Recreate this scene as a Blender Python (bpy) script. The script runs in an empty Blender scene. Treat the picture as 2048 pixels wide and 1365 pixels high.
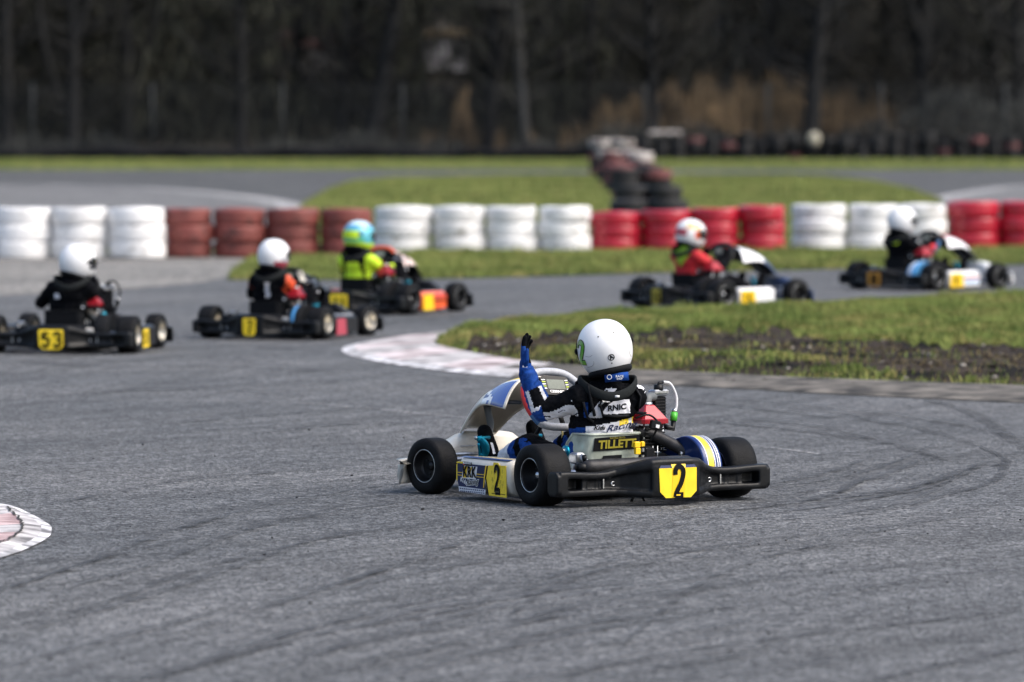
import bpy, math, random
import numpy as np
from mathutils import Vector, Matrix
from mathutils.bvhtree import BVHTree
random.seed(7); RNG = np.random.default_rng(11)
SC = bpy.context.scene; COL = SC.collection
PI = math.pi; rad = math.radians

# ------------------------------------------------------------------ camera
F_PX, CX, CY, CAM_H, Y_HOR = 11378.0, 1024.0, 682.5, 1.7, 230.0
PITCH = math.atan((CY - Y_HOR) / F_PX)
cam_d = bpy.data.cameras.new('camera'); cam = bpy.data.objects.new('camera', cam_d); COL.objects.link(cam)
cam.location = (0, 0, CAM_H); cam.rotation_euler = (PI/2 - PITCH, 0, 0)
cam_d.sensor_width = 36.0; cam_d.lens = F_PX * 36.0 / 2048.0
cam_d.clip_start = 0.5; cam_d.clip_end = 2000
cam_d.dof.use_dof = True; cam_d.dof.focus_distance = 25.0; cam_d.dof.aperture_fstop = 3.4
SC.camera = cam

# ------------------------------------------------------------------ light (bright overcast)
SUN_EL, SUN_AZ = rad(50), rad(112)          # azimuth measured from +Y towards +X
w = bpy.data.worlds.new('World'); SC.world = w; w.use_nodes = True
nt = w.node_tree; bg = nt.nodes['Background']
sky = nt.nodes.new('ShaderNodeTexSky'); sky.sky_type = 'NISHITA'; sky.sun_disc = False
sky.sun_elevation = SUN_EL; sky.sun_rotation = SUN_AZ; sky.dust_density = 4.0; sky.air_density = 1.0; sky.ozone_density = 0.6
nt.links.new(sky.outputs[0], bg.inputs[0]); bg.inputs[1].default_value = 0.135
sun_d = bpy.data.lights.new('sun', 'SUN'); sun = bpy.data.objects.new('sun', sun_d); COL.objects.link(sun)
sun_d.energy = 1.5; sun_d.angle = rad(45); sun_d.color = (1.0, 0.96, 0.91)
sdir = Vector((math.sin(SUN_AZ)*math.cos(SUN_EL), math.cos(SUN_AZ)*math.cos(SUN_EL), math.sin(SUN_EL)))
sun.rotation_euler = sdir.to_track_quat('Z', 'Y').to_euler(); sun.location = sdir * 50
SC.view_settings.view_transform = 'Standard'; SC.view_settings.look = 'None'
SC.view_settings.exposure = 0.9; SC.view_settings.gamma = 1.0
SC.render.engine = 'CYCLES'
SC.cycles.max_bounces = 6; SC.cycles.transparent_max_bounces = 16

# ------------------------------------------------------------------ helpers
def G(px, py, z=0.0):
    """where the sight line of a point of the photograph meets the ground plane (layout only)"""
    cp, sp = math.cos(PITCH), math.sin(PITCH)
    dx, uy = px - CX, CY - py
    d = Vector((dx, F_PX*cp + uy*sp, -F_PX*sp + uy*cp))
    t = (z - CAM_H) / d.z
    return Vector((d.x*t, d.y*t, z))

MATS = {}
def mat(name, col, rough=0.5, metal=0.0, vary=0.0, vscale=20.0, bump=0.0, bscale=60.0, col2=None, coat=0.0, spec=0.5, detail=4.0, alpha=None, trans=0.0, coord='Object', island=0.0):
    if name in MATS: return MATS[name]
    m = bpy.data.materials.new(name); m.use_nodes = True; n = m.node_tree.nodes; l = m.node_tree.links
    p = n['Principled BSDF']
    p.inputs['Base Color'].default_value = (*col, 1); p.inputs['Roughness'].default_value = rough
    p.inputs['Metallic'].default_value = metal; p.inputs['Coat Weight'].default_value = coat
    p.inputs['Specular IOR Level'].default_value = spec; p.inputs['Transmission Weight'].default_value = trans
    tc = n.new('ShaderNodeTexCoord')
    if vary > 0 or col2 is not None:
        nz = n.new('ShaderNodeTexNoise'); nz.inputs['Scale'].default_value = vscale; nz.inputs['Detail'].default_value = detail
        l.new(tc.outputs[coord], nz.inputs['Vector'])
        cr = n.new('ShaderNodeValToRGB')
        a = [c*(1-vary) for c in col]; b = [min(1, c*(1+vary)) for c in (col2 or col)]
        cr.color_ramp.elements[0].position = 0.36; cr.color_ramp.elements[1].position = 0.64
        cr.color_ramp.elements[0].color = (*a, 1); cr.color_ramp.elements[1].color = (*b, 1)
        l.new(nz.outputs['Fac'], cr.inputs['Fac']); out = cr.outputs['Color']
        if island > 0:
            ge = n.new('ShaderNodeNewGeometry'); hs = n.new('ShaderNodeHueSaturation'); mp = n.new('ShaderNodeMapRange')
            mp.inputs['To Min'].default_value = 1-island; mp.inputs['To Max'].default_value = 1+island
            l.new(ge.outputs['Random Per Island'], mp.inputs['Value']); l.new(mp.outputs[0], hs.inputs['Value'])
            l.new(out, hs.inputs['Color']); out = hs.outputs['Color']
        l.new(out, p.inputs['Base Color'])
    if bump > 0:
        nb = n.new('ShaderNodeTexNoise'); nb.inputs['Scale'].default_value = bscale; nb.inputs['Detail'].default_value = 5
        l.new(tc.outputs[coord], nb.inputs['Vector'])
        bp = n.new('ShaderNodeBump'); bp.inputs['Strength'].default_value = bump; bp.inputs['Distance'].default_value = 0.01
        l.new(nb.outputs['Fac'], bp.inputs['Height']); l.new(bp.outputs['Normal'], p.inputs['Normal'])
    if alpha is not None:
        p.inputs['Alpha'].default_value = alpha
    MATS[name] = m; return m

class MB:
    """collects shapes and links them as one mesh object"""
    def __init__(s): s.v = []; s.f = []; s.m = []; s.mats = []; s.sm = []
    def mi(s, m):
        if m not in s.mats: s.mats.append(m)
        return s.mats.index(m)
    def add(s, vs, fs, m, smooth=True):
        k = len(s.v); i = s.mi(m)
        s.v += [tuple(v) for v in vs]; s.f += [tuple(a + k for a in f) for f in fs]; s.m += [i]*len(fs); s.sm += [smooth]*len(fs)
        return s
    def grid(s, rings, m, closed_u=True, caps=False, closed_v=False, smooth=True):
        n = len(rings[0]); vs = [p for r in rings for p in r]; fs = []
        nr = len(rings)
        for i in range(nr if closed_v else nr-1):
            i2 = (i+1) % nr
            for j in range(n if closed_u else n-1):
                j2 = (j+1) % n
                fs.append((i*n+j, i*n+j2, i2*n+j2, i2*n+j))
        if caps:
            fs.append(tuple(range(n))[::-1]); fs.append(tuple((nr-1)*n + j for j in range(n)))
        return s.add(vs, fs, m, smooth)
    def box(s, c, d, m, rot=None, bevel=0.0):
        x, y, z = d[0]/2, d[1]/2, d[2]/2; b = min(bevel, x*.9, y*.9, z*.9)
        R = Matrix.Rotation(0, 3, 'X') if rot is None else rot
        C = Vector(c)
        if b <= 0:
            vs = [C + R @ Vector((i*x, j*y, k*z)) for i in (-1,1) for j in (-1,1) for k in (-1,1)]
            return s.add(vs, [(0,1,3,2),(4,6,7,5),(0,4,5,1),(2,3,7,6),(0,2,6,4),(1,5,7,3)], m, False)
        rings = []
        for zz, sh in ((-z, b), (-z+b, 0), (z-b, 0), (z, b)):
            X, Y = x-sh, y-sh; q = b*.6
            ring = [(-X+q,-Y),(X-q,-Y),(X,-Y+q),(X,Y-q),(X-q,Y),(-X+q,Y),(-X,Y-q),(-X,-Y+q)]
            rings.append([C + R @ Vector((a, bb, zz)) for a, bb in ring])
        return s.grid(rings, m, caps=True, smooth=False)
    def tube(s, pts, r, m, n=10, closed=False, caps=True, flat=None, up=None, smooth=True):
        P = [Vector(p) for p in pts]; N = len(P); rs = r if isinstance(r, (list, tuple)) else [r]*N
        rings = []; prev = None
        for i in range(N):
            if closed: t = (P[(i+1) % N] - P[i-1])
            else: t = P[min(i+1, N-1)] - P[max(i-1, 0)]
            t.normalize()
            if prev is None:
                a = Vector(up) if up else (Vector((0,0,1)) if abs(t.z) < .9 else Vector((1,0,0)))
            else: a = prev
            a = (a - t*a.dot(t)).normalized(); prev = a if up is None else Vector(up)
            b = t.cross(a)
            fa, fb = (flat if flat else (1, 1))
            rings.append([P[i] + (a*math.cos(q)*fa + b*math.sin(q)*fb)*rs[i] for q in [2*PI*k/n for k in range(n)]])
        return s.grid(rings, m, caps=(caps and not closed), closed_v=closed, smooth=smooth)
    def capsule(s, p0, p1, r0, r1, m, n=14, k=4):
        p0, p1 = Vector(p0), Vector(p1); d = (p1-p0).normalized(); pts = []; rs = []
        for i in range(k): a = PI/2*i/k; pts.append(p0 - d*r0*math.cos(a)); rs.append(max(r0*math.sin(a), 1e-4))
        pts.append(p0); rs.append(r0); pts.append(p1); rs.append(r1)
        for i in range(k-1, -1, -1): a = PI/2*i/k; pts.append(p1 + d*r1*math.cos(a)); rs.append(max(r1*math.sin(a), 1e-4))
        return s.tube(pts, rs, m, n)
    def ell(s, c, r, m, rot=None, nu=20, nv=12):
        C = Vector(c); R = Matrix.Rotation(0, 3, 'X') if rot is None else rot
        rings = []
        for i in range(nv+1):
            th = PI*(i/nv) if 0 < i < nv else (0.01 if i == 0 else PI-0.01)
            rings.append([C + R @ Vector((r[0]*math.sin(th)*math.cos(q), r[1]*math.sin(th)*math.sin(q), r[2]*math.cos(th))) for q in [2*PI*k/nu for k in range(nu)]])
        return s.grid(rings, m, caps=True)
    def lathe(s, prof, m, axis='x', c=(0,0,0), n=40, closed_profile=False, caps=False):
        C = Vector(c); rings = []
        for h, r in prof:
            ring = []
            for k in range(n):
                a = 2*PI*k/n; u, v = r*math.cos(a), r*math.sin(a)
                ring.append(C + Vector({'x': (h, u, v), 'y': (u, h, v), 'z': (u, v, h)}[axis]))
            rings.append(ring)
        return s.grid(rings, m, caps=caps, closed_v=closed_profile)
    def prism(s, poly, org, U, V, depth, m, smooth=False):
        """flat polygon (u,v) in plane org+uU+vV, thickness depth along -(UxV)"""
        O, U, V = Vector(org), Vector(U).normalized(), Vector(V).normalized(); N = U.cross(V).normalized()
        a = [O + U*p[0] + V*p[1] for p in poly]; b = [q - N*depth for q in a]; n = len(poly)
        return s.add(a+b, [tuple(range(n)), tuple(range(2*n-1, n-1, -1))] + [(i, i+n, (i+1) % n + n, (i+1) % n) for i in range(n)], m, smooth)
    def text(s, txt, size, fn, m, shear=0.0, offset=0.0, sx=1.0, align='CENTER', sub=0):
        """lettering; fn maps flat (u,v) of the letters onto the surface"""
        key = (txt, size, shear, offset, sx, align)
        cu = bpy.data.curves.new('t', 'FONT'); cu.body = txt; cu.size = size; cu.shear = shear; cu.offset = offset
        cu.align_x = align; cu.align_y = 'CENTER'; cu.resolution_u = 3
        o = bpy.data.objects.new('t', cu); COL.objects.link(o)
        dg = bpy.context.evaluated_depsgraph_get(); me = bpy.data.meshes.new_from_object(o.evaluated_get(dg))
        vs = [(v.co.x*sx, v.co.y) for v in me.vertices]; fs = [tuple(p.vertices) for p in me.polygons]
        bpy.data.objects.remove(o); bpy.data.curves.remove(cu); bpy.data.meshes.remove(me)
        out = [fn(u, v) for u, v in vs]
        return s.add(out, fs, m, False)
    def xf(s, M, start=0):
        s.v = s.v[:start] + [tuple(M @ Vector(v)) for v in s.v[start:]]; return s
    def mesh(s, name):
        me = bpy.data.meshes.new(name); me.from_pydata(s.v, [], s.f)
        for m in s.mats: me.materials.append(m)
        me.polygons.foreach_set('material_index', s.m); me.polygons.foreach_set('use_smooth', s.sm); me.update()
        return me
    def build(s, name, parent=None):
        return link(name, s.mesh(name), parent)

def link(name, me, parent=None):
    o = bpy.data.objects.new(name, me); COL.objects.link(o)
    if parent is not None: o.parent = parent
    return o
def tag(o, label=None, cat=None, group=None, kind=None):
    if label: o['label'] = label
    if cat: o['category'] = cat
    if group: o['group'] = group
    if kind: o['kind'] = kind
    return o
def empty(name, loc=(0,0,0), rz=0.0, **k):
    o = bpy.data.objects.new(name, None); COL.objects.link(o); o.location = loc; o.rotation_euler = (0,0,rz); o.empty_display_size = .1
    return tag(o, **k)
def remesh(mb, name, voxel, smooth=3, parent=None, disp=None):
    """fuse overlapping closed shapes into one continuous skin"""
    me = mb.mesh('tmp'); o = bpy.data.objects.new('tmp', me); COL.objects.link(o)
    md = o.modifiers.new('r', 'REMESH'); md.mode = 'VOXEL'; md.voxel_size = voxel; md.use_smooth_shade = True
    if smooth:
        sm = o.modifiers.new('s', 'SMOOTH'); sm.factor = 0.5; sm.iterations = smooth
    dg = bpy.context.evaluated_depsgraph_get(); me2 = bpy.data.meshes.new_from_object(o.evaluated_get(dg))
    bpy.data.objects.remove(o); bpy.data.meshes.remove(me)
    me2.name = name; me2.materials.clear()
    for m in mb.mats: me2.materials.append(m)
    me2.polygons.foreach_set('use_smooth', [True]*len(me2.polygons))
    me2.polygons.foreach_set('material_index', [0]*len(me2.polygons))
    return link(name, me2, parent)
def rotm(x=0, y=0, z=0):
    return Matrix.Rotation(rad(z), 3, 'Z') @ Matrix.Rotation(rad(y), 3, 'Y') @ Matrix.Rotation(rad(x), 3, 'X')
def smoothstep(a, b, x):
    t = max(0, min(1, (x-a)/(b-a))); return t*t*(3-2*t)
def catmull(P, n=8, closed=False):
    P = [Vector(p) for p in P]; N = len(P); out = []
    for i in range(N if closed else N-1):
        p0 = P[(i-1) % N] if closed or i > 0 else P[0]; p1 = P[i]; p2 = P[(i+1) % N]; p3 = P[(i+2) % N] if closed or i+2 < N else P[-1]
        for k in range(n):
            t = k/n; out.append(0.5*((2*p1) + (p2-p0)*t + (2*p0-5*p1+4*p2-p3)*t*t + (3*p1-p0-3*p2+p3)*t**3))
    if not closed: out.append(P[-1])
    return out

# ------------------------------------------------------------------ materials
def rgb(r, g, b):
    f = lambda c: ((c/255+.055)/1.055)**2.4 if c > 10 else c/255/12.92
    return (f(r), f(g), f(b))
M_BLACK = mat('black_plastic', (.0045,.0055,.007), .42, spec=.24, vary=.3, vscale=30, bump=.06, bscale=90)
M_MATTE = mat('black_matte', (.005,.006,.008), .8, spec=.2, vary=.2, vscale=40)
M_RUBBER = mat('tyre_rubber', (.0045,.005,.006), .65, spec=.16, vary=.35, vscale=18, bump=.25, bscale=140)
M_CHROME = mat('chrome_tube', (.55,.57,.6), .2, 1.0, vary=.1)
M_ALU = mat('aluminium', (.5,.52,.54), .35, 1.0, vary=.2, vscale=60)
M_YELLOW = mat('yellow_panel', (.88,.64,.02), .38, vary=.08, vscale=14, coat=.2)
M_YELLOW2 = mat('yellow_bright', (.85,.55,.01), .35, coat=.2)
M_NAVY = mat('navy_sticker', (.005,.015,.075), .45, spec=.3, vary=.2, vscale=8)
M_BLUE = mat('blue_cloth', (.004,.045,.23), .75, vary=.25, spec=.2, vscale=50, bump=.3, bscale=120)
M_BLUEP = mat('blue_paint', (.006,.03,.15), .35, coat=.2)
M_WHITE = mat('white_paint', (.78,.79,.8), .3, coat=.3, vary=.03, vscale=12)
M_WCLOTH = mat('white_cloth', (.66,.67,.72), .8, vary=.08, vscale=30, bump=.3, bscale=60)
M_BCLOTH = mat('black_cloth', (.003,.0035,.005), .9, spec=.08, vary=.3, vscale=60, bump=.4, bscale=80)
M_CYAN = mat('cyan_anodised', (.01,.28,.42), .3, .8)
M_RED = mat('red_anodised', (.30,.008,.018), .35, .3, coat=.3)
M_CREAM = mat('cream_plastic', (.60,.57,.50), .35, vary=.1, vscale=9, bump=.05, coat=.2)
M_FIBRE = mat('seat_fibreglass', (.36,.40,.34), .3, vary=.25, vscale=14, coat=.4)
M_GREYFOAM = mat('grey_grip', (.40,.42,.46), .6, vary=.1, vscale=120)
M_REDGRIP = mat('red_grip', (.52,.02,.02), .5)
M_BLUEGRIP = mat('blue_grip', (.03,.12,.28), .5)
M_LCD = mat('lcd_screen', (.20,.22,.19), .6, spec=.2, vary=.08, vscale=60)
M_GREEN = mat('green_plastic', (.06,.42,.03), .35)
M_LIME = mat('lime_ink', (.5,.65,.02), .5)
M_INK = mat('black_ink', (.005,.0055,.007), .7, spec=.1)
M_BLOTCH = mat('scuffed_ink', (.05,.045,.015), .7, vary=.5, vscale=90)
M_HOSE = mat('white_hose', (.62,.64,.66), .35)
M_STEELD = mat('dark_exhaust', (.022,.022,.024), .5, .4, vary=.4, vscale=22, bump=.1)
M_FOAM = mat('foam_collar', (.012,.0145,.0155), .9, spec=.2, vary=.15, vscale=80)

NUM_FONT_SX = 0.62

DIG = {'2': [[(-.42,.42),(-.41,.70),(-.20,.92),(.18,.92),(.42,.70),(.42,.38),(.22,-.08),(-.12,-.48),(-.34,-.80),(-.36,-.98)],[(-.44,-.86),(.0,-.86),(.46,-.86)]],
 '5': [[(.42,.86),(0,.86),(-.36,.86)],[(-.34,.95),(-.36,.5),(-.38,.06)],[(-.40,.08),(-.05,.26),(.38,.05),(.42,-.45),(.22,-.88),(-.18,-.90),(-.42,-.55)]],
 '3': [[(-.40,.55),(-.22,.90),(.18,.90),(.40,.58),(.28,.14),(-.05,.04)],[(-.05,.06),(.32,-.05),(.42,-.48),(.20,-.90),(-.20,-.90),(-.42,-.55)]],
 '7': [[(-.44,.86),(0,.86),(.44,.86)],[(.38,.9),(.12,.1),(-.10,-1.0)]], '1': [[(-.28,.60),(-.05,.78),(.10,.98)],[(.08,.95),(.08,0),(.08,-1.0)]],
 '6': [[(.38,.60),(.15,.92),(-.20,.88),(-.40,.40),(-.42,-.40),(-.20,-.90),(.20,-.90),(.42,-.45),(.22,-.02),(-.15,-.02),(-.38,-.25)]],
 '8': [[(0,.04),(.36,.26),(.36,.70),(0,.92),(-.36,.70),(-.36,.26),(0,.04)],[(0,.04),(.42,-.22),(.42,-.70),(0,-.92),(-.42,-.70),(-.42,-.22),(0,.04)]]}
def digits(mb, txt, hgt, wid, thick, fn, m, gap=.3):
    """bold condensed racing numerals, each a flat stroke of even width"""
    n = len(txt); pitch = wid*(1+gap)
    for k, ch in enumerate(txt):
        cx0 = (k-(n-1)/2)*pitch
        for si, st in enumerate(DIG[ch]):
            pts = [Vector((cx0+p[0]*(wid-thick)/.88*1.0, p[1]*(hgt-thick)/2/.92, 0)) for p in st]
            P = catmull(pts, 5) if len(pts) > 3 else pts
            L = []; Rr = []
            for i in range(len(P)):
                t = (P[min(i+1,len(P)-1)]-P[max(i-1,0)]).normalized(); q = Vector((-t.y, t.x, 0))*thick/2
                L.append(P[i]+q); Rr.append(P[i]-q)
            mb.grid([[fn(a.x,a.y), fn(b.x,b.y)] for a, b in zip(L, Rr)], m, closed_u=False, smooth=False)

# ------------------------------------------------------------------ shared wheel meshes
def wheel_meshes(key, W, R, rim_m, lip_m=None):
    t = MB(); h = W/2
    prof = [(-h*.86,.0735),(-h*.96,.080),(-h*1.0,R*.70),(-h*.98,R*.86),(-h*.86,R*.965),(-h*.6,R*.995),(-h*.2,R),(h*.2,R),(h*.6,R*.995),(h*.86,R*.965),(h*.98,R*.86),(h*1.0,R*.70),(h*.96,.080),(h*.86,.0735)]
    t.lathe(prof, M_RUBBER, n=56)
    r = MB()
    for sg in (-1, 1):
        r.lathe([(sg*h*.78,.0745),(sg*h*.88,.0745),(sg*h*.88,.070),(sg*h*.78,.068),(sg*h*.3,.064),(sg*h*.1,.055)], rim_m, n=40)
        r.lathe([(sg*h*.875,.0755),(sg*h*.90,.0735),(sg*h*.875,.0715)], lip_m or M_ALU, n=40)
    r.lathe([(-h*.12,.064),(-h*.12,.0),], rim_m, n=30); r.lathe([(h*.12,.064),(h*.12,.0)], rim_m, n=30)
    for sg in (-1, 1):
        r.lathe([(sg*h*.12,.022),(sg*h*.3,.020),(sg*h*.3,.0)], rim_m, n=18)
        for k in range(3):
            a = 2*PI*k/3+.5; r.lathe([(sg*h*.12,.006),(sg*h*.24,.005),(sg*h*.24,.0)], rim_m, n=8, c=(0,.036*math.cos(a),.036*math.sin(a)))
    return t.mesh('tyre'), r.mesh('rim')
M_RIMK = mat('black_rim', (.02,.021,.023), .35, .6)
M_RIMS = mat('silver_rim', (.55,.52,.45), .35, .9)
WM = {}
for nm, W, R in (('rear', .150, .135), ('front', .112, .126)):
    WM[nm, 'k'] = wheel_meshes(nm, W, R, M_RIMK); WM[nm, 's'] = wheel_meshes(nm, W, R, M_RIMS)
def wheel(root, x, y, kind, rimk, steer=0, spin=0):
    R = .135 if kind == 'rear' else .126
    e = empty('wheel', (x, y, R), rad(steer)); e.parent = root
    t, r = WM[kind, rimk]
    a = link('tyre', t, e); b = link('rim', r, e); a.rotation_euler = b.rotation_euler = (spin, 0, 0)

# ------------------------------------------------------------------ bumper (moulded rear protection)
def bumper_mesh(voxel):
    b = MB(); m = M_BLACK
    def yb(x): x = abs(x); return -.315 + .105*smoothstep(.10, .26, x) - .015*smoothstep(.30,.55,x)
    def rail(zf, hf, tf, x0, x1, n=26, dy=0.0):
        rings = []
        for i in range(n+1):
            x = x0+(x1-x0)*i/n; h = hf(x)/2; t = tf(x); z = zf(x); y = yb(x)+dy; q = min(h, t/2)*.45
            ring = [(y+q,z-h),(y+t-q,z-h),(y+t,z-h+q),(y+t,z+h-q),(y+t-q,z+h),(y+q,z+h),(y,z+h-q),(y,z-h+q)]
            rings.append([(x, a, c) for a, c in ring])
        b.grid(rings, m, caps=True)
    ztop = lambda x: .150 + .047*(1-smoothstep(.09,.32,abs(x))) + .008*smoothstep(.35,.5,abs(x))
    zbot = lambda x: .050 - .012*(1-smoothstep(.09,.30,abs(x)))
    rail(lambda x: ztop(x)-.0155, lambda x: .031+.02*(1-smoothstep(.1,.25,abs(x))), lambda x: .075, -.545, .545)
    rail(lambda x: zbot(x)+.013, lambda x: .028, lambda x: .075, -.545, .545)
    rail(lambda x: (ztop(x)+zbot(x))/2, lambda x: ztop(x)-zbot(x), lambda x: .10, -.125, .125, 12)       # centre block
    for s in (-1, 1):
        rail(lambda x: (ztop(x)+zbot(x))/2, lambda x: ztop(x)-zbot(x), lambda x: .085, *sorted((s*.505, s*.565)), 3)
        rail(lambda x: (ztop(x)+zbot(x))/2, lambda x: ztop(x)-zbot(x)-.01, lambda x: .03, *sorted((s*.12, s*.405)), 8, .018)  # recessed wall
        rail(lambda x: (ztop(x)+zbot(x))/2, lambda x: ztop(x)-zbot(x)-.01, lambda x: .05, *sorted((s*.335, s*.350)), 2, .012)
        rail(lambda x: (ztop(x)+zbot(x))/2, lambda x: ztop(x)-zbot(x)-.01, lambda x: .05, *sorted((s*.40, s*.425)), 2, .012)
        rail(lambda x: (ztop(x)+zbot(x))/2, lambda x: ztop(x)-zbot(x)-.01, lambda x: .012, *sorted((s*.42, s*.50)), 2, .06)
    o = remesh(b, 'rear_bumper', voxel, 7 if voxel < .006 else 3); me = o.data; bpy.data.objects.remove(o); return me
BUMP_H = bumper_mesh(.0045); BUMP_L = bumper_mesh(.009)

def number_plate(parent, txt, size, sx, w=.1, top_col=None, zlo=.035, zhi=.2, dark=True, offs=.004, base=None, strip=False):
    base = base or M_YELLOW
    p = MB(); y = -.319
    k = w/.1
    lo = [(-.098*k,.165),(-.092*k,.062),(-.062*k,zlo),(.070*k,zlo),(.100*k,.062),(.100*k,.165)]
    p.prism(lo, (0,y,0), (1,0,0), (0,0,1), .004, base)
    N = Vector((0,.012,.037)).normalized()
    p.prism([(-.098*k,0),(.100*k,0),(.078*k,.032),(-.070*k,.032)], (0,y,.165), (1,0,0), N, .004, top_col or base)
    if strip:
        p.prism([(-.032,0),(.038,0),(.040,.128),(-.026,.128)], (0,y-.0012,.038), (1,0,0), (0,0,1), .001, M_YELLOW2)
        p.prism([(-.030,0),(.040,0),(.046,.030),(-.036,.030)], (0,y-.0012,.165), (1,0,0), N, .001, M_YELLOW2)
    digits(p, txt, size, sx, offs, lambda u, v: Vector((u+.006, y-.0035+(max(0,.106+v-.165)*.31), .106+v)), M_INK)
    if strip:
        p.prism([(-.010,0),(.012,0),(.012,.006),(-.010,.006)], (0,y-.0045,.044), (1,0,0), (0,0,1), .0005, M_YELLOW2)
    return p.build('number_plate', parent)

# ------------------------------------------------------------------ kart
def side_pod(root, s, cfg, hero=False):
    """s = -1 left, +1 right; a rounded moulded box with graphics on its outer face"""
    x0, x1, y0, y1, zt = .385, .555, .165, .60, .188
    b = MB(); rings = []
    for i, (y, sh) in enumerate(((y0,.012),(y0+.008,.003),(y0+.02,0),(.38,0),(y1-.03,0),(y1-.008,.008),(y1,.022))):
        a, c, lo, hi = x0, x1-sh, .028+sh, zt-sh*.8
        pr = [(a,lo+.01),(c-.045,lo),(c-.012,lo+.022),(c,lo+.06),(c,hi-.03),(c-.012,hi-.008),(c-.035,hi),(a,hi-.006)]
        if s > 0: rings.append([(x, y, z) for x, z in pr])
        else: rings.append([(-x, y, z) for x, z in pr][::-1])
    body = cfg.get('pod', M_CREAM)
    b.grid(rings, body, caps=True)
    o = b.build('side_pod', root)
    g = MB(); X = s*(x1+.0022)
    U = Vector((0, -1, 0)) if s < 0 else Vector((0, 1, 0))
    # panel coordinates: u from the front end backwards (left side) in metres
    def pl(poly, m, lift=0.0):
        X2 = X + s*lift
        if s < 0: g.prism([(u, z) for u, z in poly], (X2, y1, 0), (0,-1,0), (0,0,1), .0012, m)
        else: g.prism([(L-u, z) for u, z in poly][::-1], (X2, y1-L, 0), (0,1,0), (0,0,1), .0012, m)
    L = .435
    def T(u, z, du=0): return Vector((X + s*(.0035+du), y1-u, z))
    if hero:
        pl([(.008,.078),(.02,.058),(.05,.05),(.235,.05),(.222,.095),(.245,.158),(.008,.158)], M_NAVY)
        pl([(.0,.085),(.008,.078),(.008,.158),(.0,.150)], M_YELLOW, .0004)
        pl([(.0,.158),(.06,.158),(.06,.167),(.004,.164)], M_YELLOW, .0004)
        for z in (.116,.104): pl([(.008,z),(.055,z),(.055,z+.0028),(.008,z+.0028)], M_YELLOW2, .0006); pl([(.165,z),(.226,z),(.226,z+.0028),(.165,z+.0028)], M_YELLOW2, .0006)
        pl([(.022,.034),(.235,.030),(.24,.052),(.018,.056)], M_WCLOTH, .0004)
        for r in range(2):
            for k in range(13):
                u = .03+k*.0155+r*.004; z = .0465-r*.0105
                pl([(u,z-.003),(u+.009,z-.003),(u+.009,z+.003),(u,z+.003)], M_NAVY, .0008)
        pl([(.226,.11),(.238,.158),(.246,.158),(.234,.108),(.226,.06),(.22,.06)], M_YELLOW2, .0006)
        pl([(.236,.105),(.25,.158),(.262,.158),(.246,.105),(.268,.03),(.258,.03)], M_INK, .0007)
        pl([(.246,.105),(.262,.16),(.405,.166),(.407,.12),(.41,.026),(.268,.028)], M_YELLOW, .0009)
        pl([(.30,.16),(.305,.176),(.345,.176),(.352,.164)], M_YELLOW, .0009)
        # scuffed number
        g.text('2', .165, lambda u, v: T(.335+u, .098+v, .0002), M_BLOTCH, offset=.004, sx=.52)
        digits(g, '2', .118, .045, .013, lambda u, v: T(.335+u, .108+v, .0008), M_INK)
        pl([(.318,.034),(.36,.034),(.358,.062),(.32,.064)], M_INK, .0012)
        pl([(.29,.038),(.318,.038),(.318,.041),(.29,.041)], M_INK, .0012); pl([(.36,.038),(.40,.037),(.40,.040),(.36,.041)], M_INK, .0012)
        for k in range(26):
            u = .285+random.random()*.11; z = .05+random.random()*.085; h = .008+random.random()*.02
            if abs(u-.335) < .02: continue
            pl([(u,z),(u+.0012,z),(u+.0016,z+h),(u,z+h)], M_BLOTCH, .0012)
        # team lettering
        pl([(.045,.093),(.16,.093),(.172,.150),(.06,.150)], M_WHITE, .0010)
        pl([(.052,.096),(.085,.096),(.092,.147),(.064,.147)], M_YELLOW2, .0014)
        for k, cc in enumerate('KRK'): g.text(cc, .066, lambda u, v, k=k: T(.075+k*.036+u, .122+v, .0008), M_INK if k else M_INK, offset=.0025, sx=.8)
        pl([(.108,.100),(.112,.100),(.128,.146),(.121,.146)], M_YELLOW2, .0014)
        for dx, dz in ((-.0016,0),(.0016,0),(0,.0016),(0,-.0016)):
            g.text('Racing', .036, lambda u, v: T(.135+u+dx, .080+v+u*.12+dz, .0004), M_WHITE, shear=.35, offset=.0022)
        g.text('Racing', .036, lambda u, v: T(.135+u, .080+v+u*.12, .0012), M_INK, shear=.35)
        for k, cc in enumerate('Kids'): g.text(cc, .026, lambda u, v, k=k: T(.045+k*.013+u, .087-k*.004+v, .0006), M_WHITE, shear=.3, offset=.001)
        pl([(.055,.150),(.125,.150),(.125,.166),(.055,.168)], M_INK, .0014)
        pl([(.057,.158),(.067,.158),(.067,.166),(.057,.167)], M_WHITE, .0018); pl([(.057,.152),(.067,.152),(.067,.158),(.057,.158)], M_REDGRIP, .0018)
        g.text('CZERNICKI', .0115, lambda u, v: T(.097+u, .1615+v, .0016), M_WHITE, offset=.0004)
        # top face stickers
        g.add([(-.543,.59,zt-.0025),(-.515,.59,zt+.0012),(-.515,.20,zt+.0012),(-.543,.20,zt-.0025)], [(0,1,2,3)], M_BLUEP, False)
        g.add([(-.505,.50,zt+.0016),(-.495,.50,zt+.0016),(-.495,.22,zt+.0016),(-.505,.22,zt+.0016)], [(0,1,2,3)], M_YELLOW, False)
    else:
        a, bm = cfg.get('podart', (M_WHITE, M_YELLOW2))
        pl([(.01,.045),(.30,.04),(.30,.165),(.01,.165)], a)
        for k, (z, cm) in enumerate(cfg.get('podstripe', [])): pl([(.02,z),(.27,z),(.27,z+.02),(.02,z+.02)], cm, .0005)
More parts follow.
